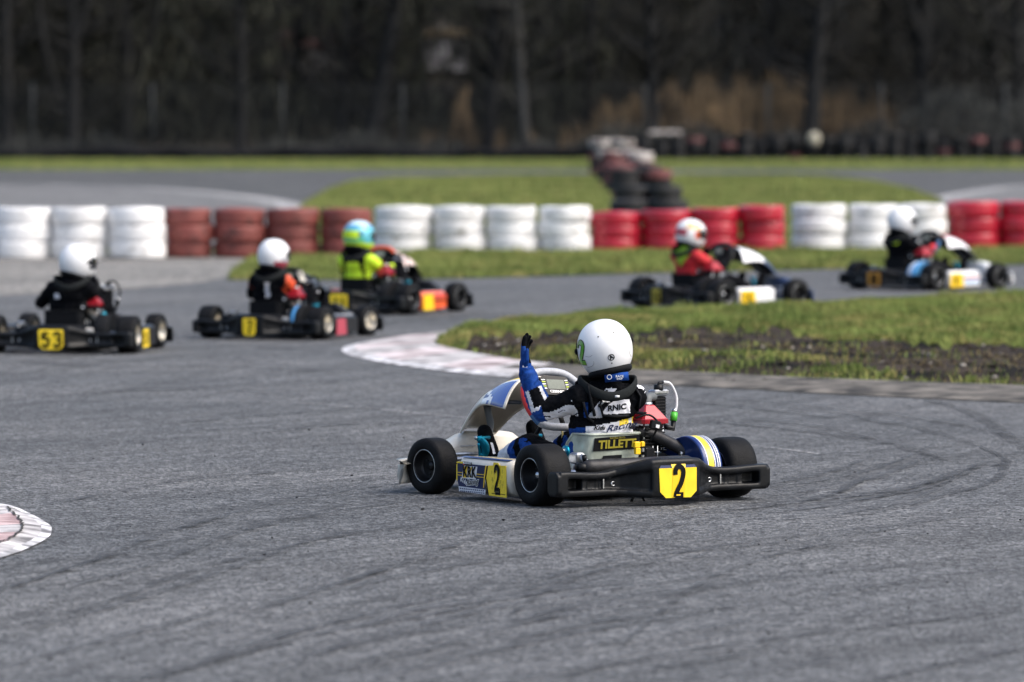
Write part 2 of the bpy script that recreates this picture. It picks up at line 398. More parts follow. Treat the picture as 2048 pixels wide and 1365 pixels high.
        pl([(.235,.045),(.25,.165),(.42,.165),(.425,.032),(.227,.034)], bm, .0009)
        tx = cfg.get('podnum')
        if tx:
            fnn = (lambda u, v: Vector((X+.004, y1-.345+u, .1+v))) if s > 0 else (lambda u, v: T(.345+u, .1+v))
            digits(g, tx, .09, .05, .016, fnn, M_INK)
    g.build('number_panel', o)
    return o

def fairing(root, mo, mi, hero, cx=-.09, art=None):
    """curved front panel standing between nose and steering wheel"""
    S = [(1.165,.255,.275,.100),(1.10,.305,.34,.112),(1.03,.352,.400,.125),(.93,.393,.455,.148),(.82,.402,.497,.17),(.72,.398,.520,.19),(.64,.392,.53,.20)]
    ys = catmull([(a[0], a[1], a[2]) for a in S], 4); ws = catmull([(a[3],0,0) for a in S], 4)
    nu = 25; top = []; bot = []
    for p, wv in zip(ys, ws):
        y, ze, zc = p; wv = wv.x
        r1 = []; r2 = []
        for j in range(nu):
            u = -1+2*j/(nu-1); q = abs(u)**2.2
            x = cx+wv*u; z = zc+(ze-zc)*q; yy = y+.05*(1-q)-.015*q
            r1.append((x, yy, z)); r2.append((x*1.0-(.004*u), yy-.006, z-.006))
        top.append(r1); bot.append(r2)
    b = MB(); n = len(top)
    vs = [p for r in top for p in r]+[p for r in bot for p in r]; K = n*nu
    ft = []; fm = []
    for i in range(n-1):
        for j in range(nu-1):
            a = i*nu+j; ft.append((a, a+1, a+nu+1, a+nu)); fm.append(('t', i/(n-1), -1+2*(j+.5)/(nu-1)))
    for i in range(n-1):
        for j in range(nu-1):
            a = K+i*nu+j; ft.append((a, a+nu, a+nu+1, a+1)); fm.append(('b',0,0))
    for i in range(n-1):
        a = i*nu; ft.append((a, a+nu, K+a+nu, K+a)); fm.append(('e',0,0)); a = i*nu+nu-1; ft.append((a, K+a, K+a+nu, a+nu)); fm.append(('e',0,0))
    for j in range(nu-1):
        ft.append((j, K+j, K+j+1, j+1)); a = (n-1)*nu+j; ft.append((a, a+1, K+a+1, K+a)); fm += [('e',0,0)]*2
    b.add(vs, ft, mi)
    o_i, i_i = b.mi(mo), b.mi(mi)
    ids = []
    for k, t, u in fm:
        if k == 't':
            m = mo
            if art: m = art(t, u) or mo
            ids.append(b.mi(m))
        else: ids.append(b.mi(mo) if k == 'e' else i_i)
    b.m = ids
    return b.build('front_fairing', root)

def kart(name, label, loc, rz, cfg):
    root = empty(name, loc, rz, label=label, cat='go-kart', group='racing karts on the track')
    hero = cfg.get('hero', False); cx = cfg.get('cx', -.09)
    rimk = cfg.get('rim', 'k'); WB = .93
    wheel(root, -.495, 0, 'rear', rimk, 0, .3); wheel(root, .495, 0, 'rear', rimk, 0, 1.3)
    st = cfg.get('steer', 0)
    wheel(root, -.475, WB, 'front', rimk, st, .2); wheel(root, .475, WB, 'front', rimk, st, 1.9)
    # frame tubes
    c = MB()
    for s in (-1, 1):
        c.tube(catmull([(s*.31,-.16,.075),(s*.31,.1,.055),(s*.30,.45,.05),(s*.22,.62,.05),(s*.15,.95,.055)], 5), .015, cfg.get('tube', M_CHROME), 10)
        c.tube([(s*.30,.2,.055),(s*.50,.22,.06),(s*.50,.55,.06),(s*.28,.5,.055)], .01, M_CHROME, 8)
        c.tube([(s*.15,.95,.06),(s*.36,WB,.075)], .014, M_CHROME, 8)
        c.tube([(s*.17,.8,.12),(s*.40,.86,.13)], .006, M_CHROME, 8)
    c.tube([(-.31,-.12,.07),(.31,-.12,.07)], .014, M_CHROME, 8); c.tube([(-.3,.35,.05),(.3,.35,.05)], .014, M_CHROME, 8)
    c.tube([(-.2,1.0,.055),(.2,1.0,.055)], .012, M_CHROME, 8); c.tube([(-.42,1.08,.14),(.36,1.08,.14)], .009, M_CHROME, 8)
    c.tube([(-.42,1.04,.165),(.36,1.04,.165)], .007, M_ALU, 8)
    c.build('frame', root)
    f = MB(); f.box((0,.62,.03), (.40,.72,.006), M_ALU); f.build('floor_tray', root)
    a = MB(); a.tube([(-.53,0,.135),(.53,0,.135)], .0165, M_CHROME, 12)
    for x in (-.2,.2): a.lathe([(x-.02,.045),(x+.02,.045),(x+.02,.017),(x-.02,.017)], M_ALU, n=18, c=(0,0,.135), closed_profile=True)
    a.build('rear_axle', root)
    # bumper
    bo = link('rear_bumper', BUMP_H if hero else BUMP_L, root)
    bb = MB()
    for s in (-1, 1):
        bb.lathe([(-.182,.012),(-.190,.0115),(-.190,.006),(-.184,.005),(-.182,.0)], M_ALU, axis='y', c=(s*.255,-.006,.098), n=16)
        bb.box((s*.31,-.198,.10), (.006,.008,.042), M_ALU)
    bb.build('bolt', bo)
    number_plate(bo, cfg['num'], cfg.get('nsize', .15), cfg.get('nsx', .5), w=cfg.get('pw', .1), top_col=cfg.get('ptop'), strip=hero, offs=cfg.get('noff', .0055), base=cfg.get('pbase'))
    # exhaust
    e = MB(); e.capsule((cx-.24,-.115,.168), (.19,-.115,.170), .034, .034, M_STEELD if hero else M_MATTE, 18, 2)
    e.tube([(cx-.30,-.115,.168),(cx-.23,-.115,.168)], .020, M_BLACK, 12)
    e.tube(catmull([(.12,.17,.30),(.20,.12,.27),(.29,.03,.205),(.315,-.05,.165),(.285,-.10,.155),(.2,-.115,.165)], 6), [.020]*8+[.028]*23 if False else .027, cfg.get('pipe', M_STEELD), 14)
    e.build('exhaust', root)
    # chain guard
    g = MB(); gx0, gx1 = .265, .368
    prof = []
    for k in range(25):
        an = PI*1.12*k/24-.25; prof.append((.01-.148*math.cos(an)*1.0, .138+.142*math.sin(an)))
    prof = prof[::-1]
    prof = [(.24,.12),(.22,.20),(.10,.262)] + [q for q in prof if q[0] < .06]
    def gstr(xa, xb, m, off=0.0):
        rings = []
        for x in (xa, xb): rings.append([(x, y-off*.7, z+off*.5) for y, z in prof])
        g.grid(rings, m, closed_u=False)
    gb = cfg.get('guard', M_BLUEP)
    rings = []
    for x, k in ((gx0+.004,.93),(gx0,.965),(gx0+.008,1),(gx1-.008,1),(gx1,.965),(gx1-.004,.93)):
        rings.append([(x, .02+(y-.02)*k, .13+(z-.13)*k) for y, z in prof])
    g.grid(rings, gb, caps=True)
    for xa, xb, m in (cfg.get('guardstripe') or ((.288,.292,M_WHITE),(.294,.322,M_YELLOW),(.326,.330,M_WHITE),(.340,.344,M_WHITE),(.350,.355,M_WHITE))): gstr(xa, xb, m, .0012)
    g.lathe([(gx0-.012,.012),(gx0+.002,.012)], M_ALU, n=10, c=(0,.03,.20), caps=True)
    g.build('chain_guard', root)
    # engine
    n = MB(); ex, ey = .185, .19
    n.box((ex,ey,.135), (.14,.17,.13), M_BLACK, bevel=.015)
    n.box((ex+.03,ey+.02,.12), (.17,.10,.07), M_STEELD, bevel=.012)
    for k in range(7): n.box((ex,ey,.212+k*.016), (.125-.004*k,.135,.007), M_BLACK, bevel=.002)
    n.box((ex,ey,.262), (.085,.10,.11), M_STEELD)
    for dx, dy in ((-.05,-.05),(.05,-.05),(-.05,.05),(.05,.05)): n.tube([(ex+dx,ey+dy,.2),(ex+dx,ey+dy,.335)], .005, M_ALU, 6)
    n.tube([(ex-.03,ey-.09,.15),(ex-.03,ey-.09,.235)], .003, M_ALU, 6); n.tube([(ex-.005,ey-.09,.15),(ex-.005,ey-.09,.235)], .003, M_ALU, 6)
    n.box((ex-.055,ey-.09,.2), (.05,.04,.06), M_MATTE, bevel=.008); n.lathe([(0,.022),(.04,.022)], M_BLUEP, axis='z', n=14, c=(ex-.1,ey-.12,.14), caps=True)
    for k in range(6): n.box((ex-.09+.02*(k%3),ey-.10,.19+.03*(k//3)), (.008,.01,.014), M_ALU)
    n.build('engine', root)
    hd = MB(); rings = []
    for z, q in ((.332,1),(.350,1),(.354,.93),(.385,.62),(.410,.36),(.414,.30)):
        rings.append([(ex+.072*q*a, ey+.075*q*bq, z) for a, bq in ((-1,-.85),(-.85,-1),(.85,-1),(1,-.85),(1,.85),(.85,1),(-.85,1),(-1,.85))])
    hd.grid(rings, cfg.get('head', M_RED), caps=True, smooth=False)
    hd.box((ex+.03,ey-.06,.343), (.05,.012,.014), M_ALU)
    hd.build('engine_head', root)
    if hero or cfg.get('rad', True):
        r = MB()
        r.box((.285,.245,.37), (.065,.03,.15), M_MATTE, rot=rotm(0,0,10), bevel=.004)
        for k in range(12): r.box((.285,.228,.30+k*.0135), (.068,.004,.003), M_STEELD, rot=rotm(0,0,10))
        r.box((.285,.245,.465), (.09,.045,.022), M_ALU, rot=rotm(0,0,10), bevel=.006)
        r.tube([(.285,.245,.465),(.285,.245,.498)], .022, M_BLACK, 16)
        r.tube([(.285,.245,.490),(.285,.245,.505),(.31,.245,.508)], .007, M_BLACK, 8)
        r.build('radiator', root)
        h = MB()
        h.tube(catmull([(ex+.0,ey,.40),(ex+.0,ey,.425),(ex+.015,ey+.01,.445),(.25,.235,.445)], 6), .020, mat('hose_grey', (.10,.11,.115), .55) if hero else M_MATTE, 12)
        h.lathe([(0,.024),(.016,.024)], M_ALU, axis='z', c=(ex,ey,.408), n=14, caps=True); h.tube([(ex-.05,ey,.44),(ex+.0,ey,.43)], .009, M_RED, 8)
        h.build('water_pipe', root)
        h = MB(); hm_ = M_HOSE if hero else M_MATTE; h.tube(catmull([(.31,.245,.508),(.345,.24,.500),(.372,.235,.45),(.372,.23,.40),(.362,.23,.375)], 6), .0065, hm_, 10); h.build('overflow_hose', root)
        h = MB(); h.tube([(.362,.23,.388),(.36,.23,.37)], .013, M_ALU, 12); h.tube([(.36,.23,.372),(.352,.225,.335)], .016, M_GREEN if hero else M_MATTE, 12); h.tube([(.352,.225,.335),(.345,.22,.30),(.30,.21,.31)], .012, M_BLACK, 10); h.build('overflow_valve', root)
    # hero small things near the engine
    y_ = MB(); y_.box((.0,.0,.25), (.03,.02,.028), M_YELLOW2, bevel=.004); y_.box((.004,.0,.222), (.026,.018,.03), M_YELLOW2, bevel=.003); y_.box((.03,.0,.252), (.018,.02,.024), M_YELLOW2, bevel=.004)
    if hero: y_.build('ignition_box', root)
    k_ = MB(); k_.box((.14,.06,.33), (.05,.02,.04), M_MATTE, rot=rotm(0,12,0), bevel=.004); k_.box((.145,.048,.325), (.018,.004,.014), M_WHITE, rot=rotm(0,12,0)); k_.tube(catmull([(.06,.1,.36),(.12,.08,.375),(.17,.08,.33),(.15,.12,.25)], 5), .005, M_BLACK, 8)
    k_.build('ignition_coil', root)
    # brake
    br = MB(); br.lathe([(-.30,.085),(-.296,.085),(-.296,.03),(-.30,.03)], M_ALU, c=(0,0,.135), n=30, closed_profile=True)
    br.box((-.30,.02,.20), (.05,.06,.05), M_ALU, bevel=.008); br.tube([(-.29,-.03,.185),(-.31,-.05,.21)], .012, M_BLACK, 8)
    br.build('brake_disc', root)
    # seat
    s = MB(); outer = []; inner = []
    for i in range(13):
        t = i/12
        # side profile of the shell: front lip, floor, back
        P = catmull([(.46,.105),(.36,.062),(.24,.045),(.13,.058),(.075,.12),(.05,.21),(.04,.298)], 2)[i]
        y, z = P.x, P.y
        wd = .142+.014*math.sin(t*PI); side = .06+.10*smoothstep(.2,.75,t)-.05*smoothstep(.85,1.0,t)
        ro = []; ri = []
        for j in range(17):
            a = -1+2*j/16
            # U shaped cross section; sides rise forwards/upwards
            ux = wd*math.sin(a*PI/2)**1 if False else wd*math.copysign(min(1, abs(a)*1.25), a)
            lift = max(0, abs(a)-.72)/.28
            ty = smoothstep(.35,.65,t)
            yy = y+lift*side*ty*1.1; zz = z+lift*side*(1-ty)*1.2
            ro.append((cx+.008+ux*(1+.04*lift), yy, zz)); ri.append((cx+.008+ux*(1+.04*lift)*.965, yy+.006*ty, zz+.006*(1-ty)+.001))
        outer.append(ro); inner.append(ri)
    sm_ = cfg.get('seat', M_FIBRE)
    s.grid(outer, sm_, closed_u=False); s.grid(inner, sm_, closed_u=False)
    rim = [Vector(p) for p in outer[-1]]
    s.tube(rim, .006, sm_, 6)
    for k in (0, 16): s.tube([Vector(r[k]) for r in outer], .006, sm_, 6)
    so = s.build('seat', root)
    if hero:
        d = MB(); def_y = lambda z: .05+(z-.22)*-.1
        def SP(u, v):
            x = cx+.014+u; z = .255+v+(.02*u); return Vector((x, .041-.0 + max(0, (.27-z))*.12, z))
        q = [(-.125,-.028),(.115,-.028),(.12,.034),(-.12,.030)]
        d.add([SP(*p)+Vector((0,-.002,0)) for p in q], [(0,1,2,3)], M_INK, False)
        d.text('TILLETT', .05, lambda u, v: SP(u, v-.002)+Vector((0,-.0045,0)), mat('tillett_yellow', (.25,.21,.01), .6), offset=.0018, sx=1.12)
        d.text('RACING SEATS', .012, lambda u, v: SP(u, v+.026)+Vector((0,-.0045,0)), mat('tillett_yellow', (.45,.38,.02), .5))
        d.add([SP(*p)+Vector((0,-.002,0)) for p in [(-.08,-.085),(.03,-.085),(.03,-.05),(-.07,-.05)]], [(0,1,2,3)], M_MATTE, False)
        d.build('sticker', so)
        h = MB(); h.lathe([(-.298,.026),(-.288,.026)], M_CYAN, c=(0,.12,.225), n=20, caps=True); h.tube([(-.345,.12,.225),(-.285,.12,.225)], .014, M_ALU, 12)
        h.tube([(-.335,.12,.225),(-.40,.1,.17),(-.42,.06,.135)], .012, M_CHROME, 10); h.build('seat_stay', root)
        h = MB(); h.tube(catmull([(-.36,.12,.225),(-.345,.1,.19),(-.34,.08,.14),(-.33,.06,.1)], 4), .011, M_BLUEP, 10); h.build('seat_strut', root)
    # steering
    sx_, sy, sz = cx, .50, .425; tilt = rad(32)
    UX = Vector((1,0,0)); UV = Vector((0,math.sin(tilt),math.cos(tilt))); ST = cfg.get('turn', 0)
    UX, UV = UX*math.cos(ST)+UV*math.sin(ST), UV*math.cos(ST)-UX*math.sin(ST)
    UN = UX.cross(UV)     # towards the driver
    SO = Vector((sx_, sy, sz))
    W2 = lambda u, v, nn=0: SO+UX*u+UV*v+UN*nn
    swr = MB()
    out = catmull([W2(*q) for q in ((0,.150),(.085,.135),(.148,.07),(.163,.0),(.145,-.075),(.10,-.128),(.0,-.135),(-.10,-.128),(-.145,-.075),(-.163,0),(-.148,.07),(-.085,.135))], 6, True)
    gm = cfg.get('grip', (M_GREYFOAM, M_REDGRIP, M_BLUEGRIP))
    N = len(out)
    swr.tube(out, .0175, gm[0], 12, closed=True)
    nn = 12
    for i in range(N):
        c_ = (out[i]-SO); u, v = c_.dot(UX), c_.dot(UV)
        m = gm[0]
        if abs(u) > .13 and -.08 < v < .055: m = gm[1]
        elif abs(u) > .10 and (-.118 < v < -.06 or .05 < v < .10): m = gm[2]
        for j in range(nn): swr.m[i*nn+j] = swr.mi(m)
    swo = swr.build('steering_wheel', root)
    sp = MB()
    for q in ((-.135,.01),(.135,.01),(0,-.125)): sp.tube([W2(0,0,-.012), W2(*q)], .008, M_BLACK, 8, flat=(.5,1.6))
    sp.lathe([(-.02,.035),(.0,.035)], M_BLACK, axis='y', c=(0,0,0), n=6)
    sp.build('spoke', swo)
    dd = MB(); dz = .066
    hx, hv = .072, .048
    dd.prism([(-hx,-hv+.01),(-hx+.012,-hv),(hx-.012,-hv),(hx,-hv+.01),(hx,hv-.01),(hx-.014,hv),(-hx+.014,hv),(-hx,hv-.01)], W2(0,dz,.022), UX, UV, .025, M_BLACK)
    dd.prism([(-.042,-.022),(.048,-.022),(.048,.026),(-.042,.026)], W2(0,dz+.004,.0232), UX, UV, .001, M_LCD)
    if hero:
        dd.text('CZERNICKI', .017, lambda u, v: W2(u+.005, dz-.032+v, .0240), M_WHITE, offset=.0006)
        for k in range(5):
            zz = dz-.020+k*.011
            dd.prism([(0,0),(.018,.002),(.014,.006),(-.004,.005)], W2(-.066,zz,.0238), UX, UV, .0005, M_LIME if k % 2 else M_WHITE)
            dd.prism([(0,0),(.014,.002),(.016,.006),(.0,.005)], W2(.053,zz,.0238), UX, UV, .0005, M_LIME if k % 2 else M_WHITE)
    dd.build('display', swo)
    sc = MB(); sc.tube([W2(0,0,-.015), (cx,.84,.10)], .010, M_BLACK, 10); sc.tube([(cx-.06,.72,.05),(cx,.66,.27)], .008, M_BLACK, 8); sc.tube([(cx+.06,.72,.05),(cx,.66,.27)], .008, M_BLACK, 8)
    sc.build('steering_column', root)
    # fuel tank and cables under the column
    t_ = MB(); t_.box((cx,.63,.12), (.15,.17,.15), mat('tank_plastic', (.06,.06,.06), .5), bevel=.02); t_.tube([(cx+.04,.6,.19),(cx+.04,.6,.215)], .02, M_RED, 12); t_.build('fuel_tank', root)
    if hero:
        cb = MB(); cb.tube(catmull([(cx+.055,.56,.37),(cx+.075,.58,.33),(cx+.07,.56,.22),(cx+.06,.6,.1)], 5), .005, mat('yellow_cable', (.6,.5,.2), .4), 8); cb.build('cable', root)
    # pedals
    for px_ in (-.262+(cx+.09), .018+(cx+.09)):
        p = MB(); P0 = Vector((px_,.845,.125))
        pts = catmull([P0, P0+Vector((.012,.0,.045)), P0+Vector((.008,-.01,.085)), P0+Vector((-.028,-.015,.125))], 5)
        p.tube(pts, [.010+.004*math.sin(i/len(pts)*PI) for i in range(len(pts))], M_CYAN, 8, flat=(1.5,.7))
        pts2 = catmull([P0+Vector((-.02,0,.005)), P0+Vector((-.016,.0,.05)), P0+Vector((-.028,-.01,.10))], 4); p.tube(pts2, .006, M_CYAN, 8)
        p.tube([P0+Vector((.012,0,.045)), P0+Vector((-.016,0,.05))], .005, M_CYAN, 6)
        p.tube([P0+Vector((-.045,-.015,.125)), P0+Vector((.03,-.01,.125))], .008, M_CYAN, 10); p.tube([P0+Vector((-.049,-.015,.125)), P0+Vector((-.044,-.015,.125))], .010, M_ALU, 10)
        p.tube([P0+Vector((-.02,0,0)), P0+Vector((.03,0,0))], .011, M_ALU, 10)
        p.build('pedal', root)
    # nose
    nb = MB(); nm = cfg.get('nose', M_CREAM); n1 = M_ALU
    rings = []
    for i in range(25):
        x = -.575+1.15*i/24; ax = abs(x+.0); t = smoothstep(.10,.28,abs(x-cx*.4))
        zt = .262*(1-t)+.155*t; zt -= .006*smoothstep(.2,.0,ax); zb = .042
        yb_ = 1.135-.10*smoothstep(.36,.575,ax); yf = 1.34-.27*smoothstep(.2,.575,ax)
        if ax > .54: zt -= .004
        q = .016
        rings.append([(x, yb_+.02, zb),(x, yf-.03, zb),(x, yf, zb+.03),(x, yf-.01, (zb+.155)/2+.03),(x, yf-.075, zt-.02),(x, yb_+.045, zt),(x, yb_+.012, zt-.004),(x, yb_, zt-q*1.6),(x, yb_+.010, (zb+zt)/2),(x, yb_, zb+q)])
    nb.grid(rings, nm, caps=True)
    no = nb.build('nose_cone', root)
    e2 = MB()
    for k in (-.02,): e2.box((cx+.0,1.128,.20), (.006,.006,.09), nm, bevel=.002)
    e2.box((cx-.065,1.133,.195), (.08,.003,.004), M_GREYFOAM); e2.box((cx-.065,1.133,.155), (.10,.004,.006), M_MATTE)
    e2.build('nose_rib', no)
    # struts of the fairing
    fs = MB(); fs.tube([(cx+.02,1.10,.20),(cx-.01,1.03,.30),(cx-.05,1.0,.385)], .009, mat('strut_grey', (.13,.15,.17), .5), 8, flat=(1,1.8))
    fs.tube([(cx-.05,1.0,.385),(cx+.02,.93,.40),(cx,.80,.405),(cx-.1,.86,.405)], .009, mat('strut_blue', (.02,.03,.05), .4), 8)
    fs.build('fairing_strut', root)
    fo = fairing(root, cfg.get('fair', M_CREAM), cfg.get('fairin', M_CREAM), hero, cx, cfg.get('fairart'))
    side_pod(root, -1, cfg, hero); side_pod(root, 1, cfg, False)
    return root

# ------------------------------------------------------------------ helmet
def helmet(parent, C, yaw, pitch, roll, shell, voxel_hi=True, art=None, visor=True, sc=1.0):
    R = (Matrix.Rotation(rad(yaw),3,'Z') @ Matrix.Rotation(rad(roll),3,'Y') @ Matrix.Rotation(rad(pitch),3,'X'))
    C = Vector(C)
    def surf(phi, th, off=0.0):
        """phi: azimuth from the face (+y), th: polar angle; returns a point of the shell"""
        fr = max(0.0, math.cos(phi))
        sx_, sy = math.sin(phi), math.cos(phi)
        z = .128*math.cos(th); rr = max(0, math.sin(th))**.88 if th < PI/2 else max(0, math.sin(th))**.75
        a = .122; b = .148 if sy > 0 else .136
        chin = 1+.10*fr**2*smoothstep(1.65,2.1,th)
        p = Vector((a*sx_*rr, b*sy*rr*chin + .006, z))
        if off: 
            n = Vector((sx_*math.sin(th), sy*math.sin(th), math.cos(th))); p += n*off
        return p*sc
    def thmax(phi):
        fr = (math.cos(phi)+1)/2
        zm = -.080-.052*fr**1.3
        return math.acos(zm/.128*1.0) if abs(zm/.128) < 1 else 2.9
    NU, NV = (96, 60) if voxel_hi else (56, 36)
    h = MB(); rings = []; vals = []
    for i in range(NV+1):
        ring = []
        for j in range(NU):
            phi = -PI+2*PI*j/NU; th = max(.004, thmax(phi)*min(1, 1)*(i/NV)); ring.append(C+R@surf(phi, th))
        rings.append(ring)
    h.grid(rings, shell)
    if art:
        for i in range(NV):
            for j in range(NU):
                phi = -PI+2*PI*(j+.5)/NU; th = thmax(phi)*(i+.5)/NV
                m = art(phi, th, surf(phi, th)/sc)
                if m: h.m[i*NU+j] = h.mi(m)
    ho_i = h
    # rolled lower edge and dark lining
    edge = [C+R@surf(-PI+2*PI*j/48, thmax(-PI+2*PI*j/48), -.002) for j in range(48)]
    h.tube(edge, .0045*sc, M_INK, 6, closed=True)
    low = [C+R@((surf(-PI+2*PI*j/48, thmax(-PI+2*PI*j/48))*.95)+Vector((0,0,-.012*sc))) for j in range(48)]
    h.tube(low, .016*sc, M_MATTE, 8, closed=True)
    cl = [C+R@((surf(-PI+2*PI*j/48, thmax(-PI+2*PI*j/48))*.80)+Vector((0,.0,-.026*sc))) for j in range(48)]
    h.tube(cl, .022*sc, M_MATTE, 8, closed=True)
    h.add(cl, [tuple(range(48))], M_MATTE, False)
    o = h.build('helmet', parent)
    if visor:
        v = MB(); rg = []
        for i in range(9):
            th = 1.22+(1.86-1.22)*i/8; rg.append([C+R@surf(rad(-78+156*j/28), th + (0 if abs(j-14) < 12 else (.0)), .004) for j in range(29)])
        v.grid(rg, mat('visor_glass', (.01,.012,.016), .08, coat=.6), closed_u=False)
        for sg in (-1, 1): v.ell(C+R@surf(rad(84*sg), 1.5, .004), (.008,.014,.014), M_INK, R, 10, 8)
        v.build('visor', o)
    return o, (lambda phi, th, off: C+R@surf(phi, th, off)), R

# ------------------------------------------------------------------ hand in a glove
def hand(parent, Wr, U, A, curl, size, m_palm, m_fing, voxel, thumb_out=.6, name='glove', paint=None, spread=0.06, fat=1.0):
    """Wr wrist, U finger direction, A from index to little finger; the palm normal (side fingers close to) is given by N=U x A * side"""
    U = Vector(U).normalized(); A = Vector(A); A = (A-U*A.dot(U)).normalized(); N = curl['n']; N = Vector(N); N = (N-U*N.dot(U)-A*N.dot(A)).normalized()
    S = size; b = MB(); Wr = Vector(Wr)
    P = lambda u, a, n: Wr+U*u*S+A*a*S+N*n*S
    b.capsule(P(-.055,0,0), P(.03,0,0), .034*S if fat > 1 else .027*S, .031*S if fat > 1 else .026*S, m_palm)
    for k in range(4):
        a = -.030+.020*k
        b.capsule(P(.015,a*.55,0), P(.085-.004*abs(k-1.2),a,0), .0165*S*fat**.6, .0130*S*fat**.6, m_palm, 10, 3)
    lens = [(.042,.025,.020),(.046,.028,.021),(.042,.026,.020),(.034,.020,.018)]
    for k in range(4):
        a = -.030+.020*k; p = P(.085-.004*abs(k-1.2),a,0); d = (U+A*(k-1.5)*spread).normalized()
        an = 0; c = curl['c'][k]
        for j, L in enumerate(lens[k]):
            an += c*(.6,1.1,.9)[j]
            dd = d*math.cos(an)+N*math.sin(an); q = p+dd*L*S
            b.capsule(p, q, (.0108,.0098,.0090)[j]*S*fat, (.0098,.0090,.0080)[j]*S*fat, m_fing, 9, 3); p = q
    p = P(.02,-.022,.006); tc = curl.get('t', .5)
    d1 = (U*.75-A*.55*thumb_out/.6+N*.35).normalized(); q = p+d1*.040*S; b.capsule(p, q, .0155*S, .012*S, m_palm, 10, 3)
    d2 = (U*.95-A*.15+N*tc).normalized(); r = q+d2*.028*S; b.capsule(q, r, .012*S, .0105*S, m_palm, 10, 3)
    d3 = (U*.95+A*.05+N*tc*1.2).normalized(); s = r+d3*.022*S; b.capsule(r, s, .0105*S, .0085*S, m_palm, 10, 3)
    b.mats = [m_palm, m_fing]
    o = remesh(b, name, voxel, 1, parent)
    me = o.data
    if m_fing != m_palm:
        for f in me.polygons:
            c = f.center-Wr; u = c.dot(U)/S; a = c.dot(A)/S; n = c.dot(N)/S
            th = (a < -.030 and u < .12 and u > .02)
            f.material_index = 0 if (u < .085 and n < .004) or th or u < .03 or (n < -.004) else 1
    return o

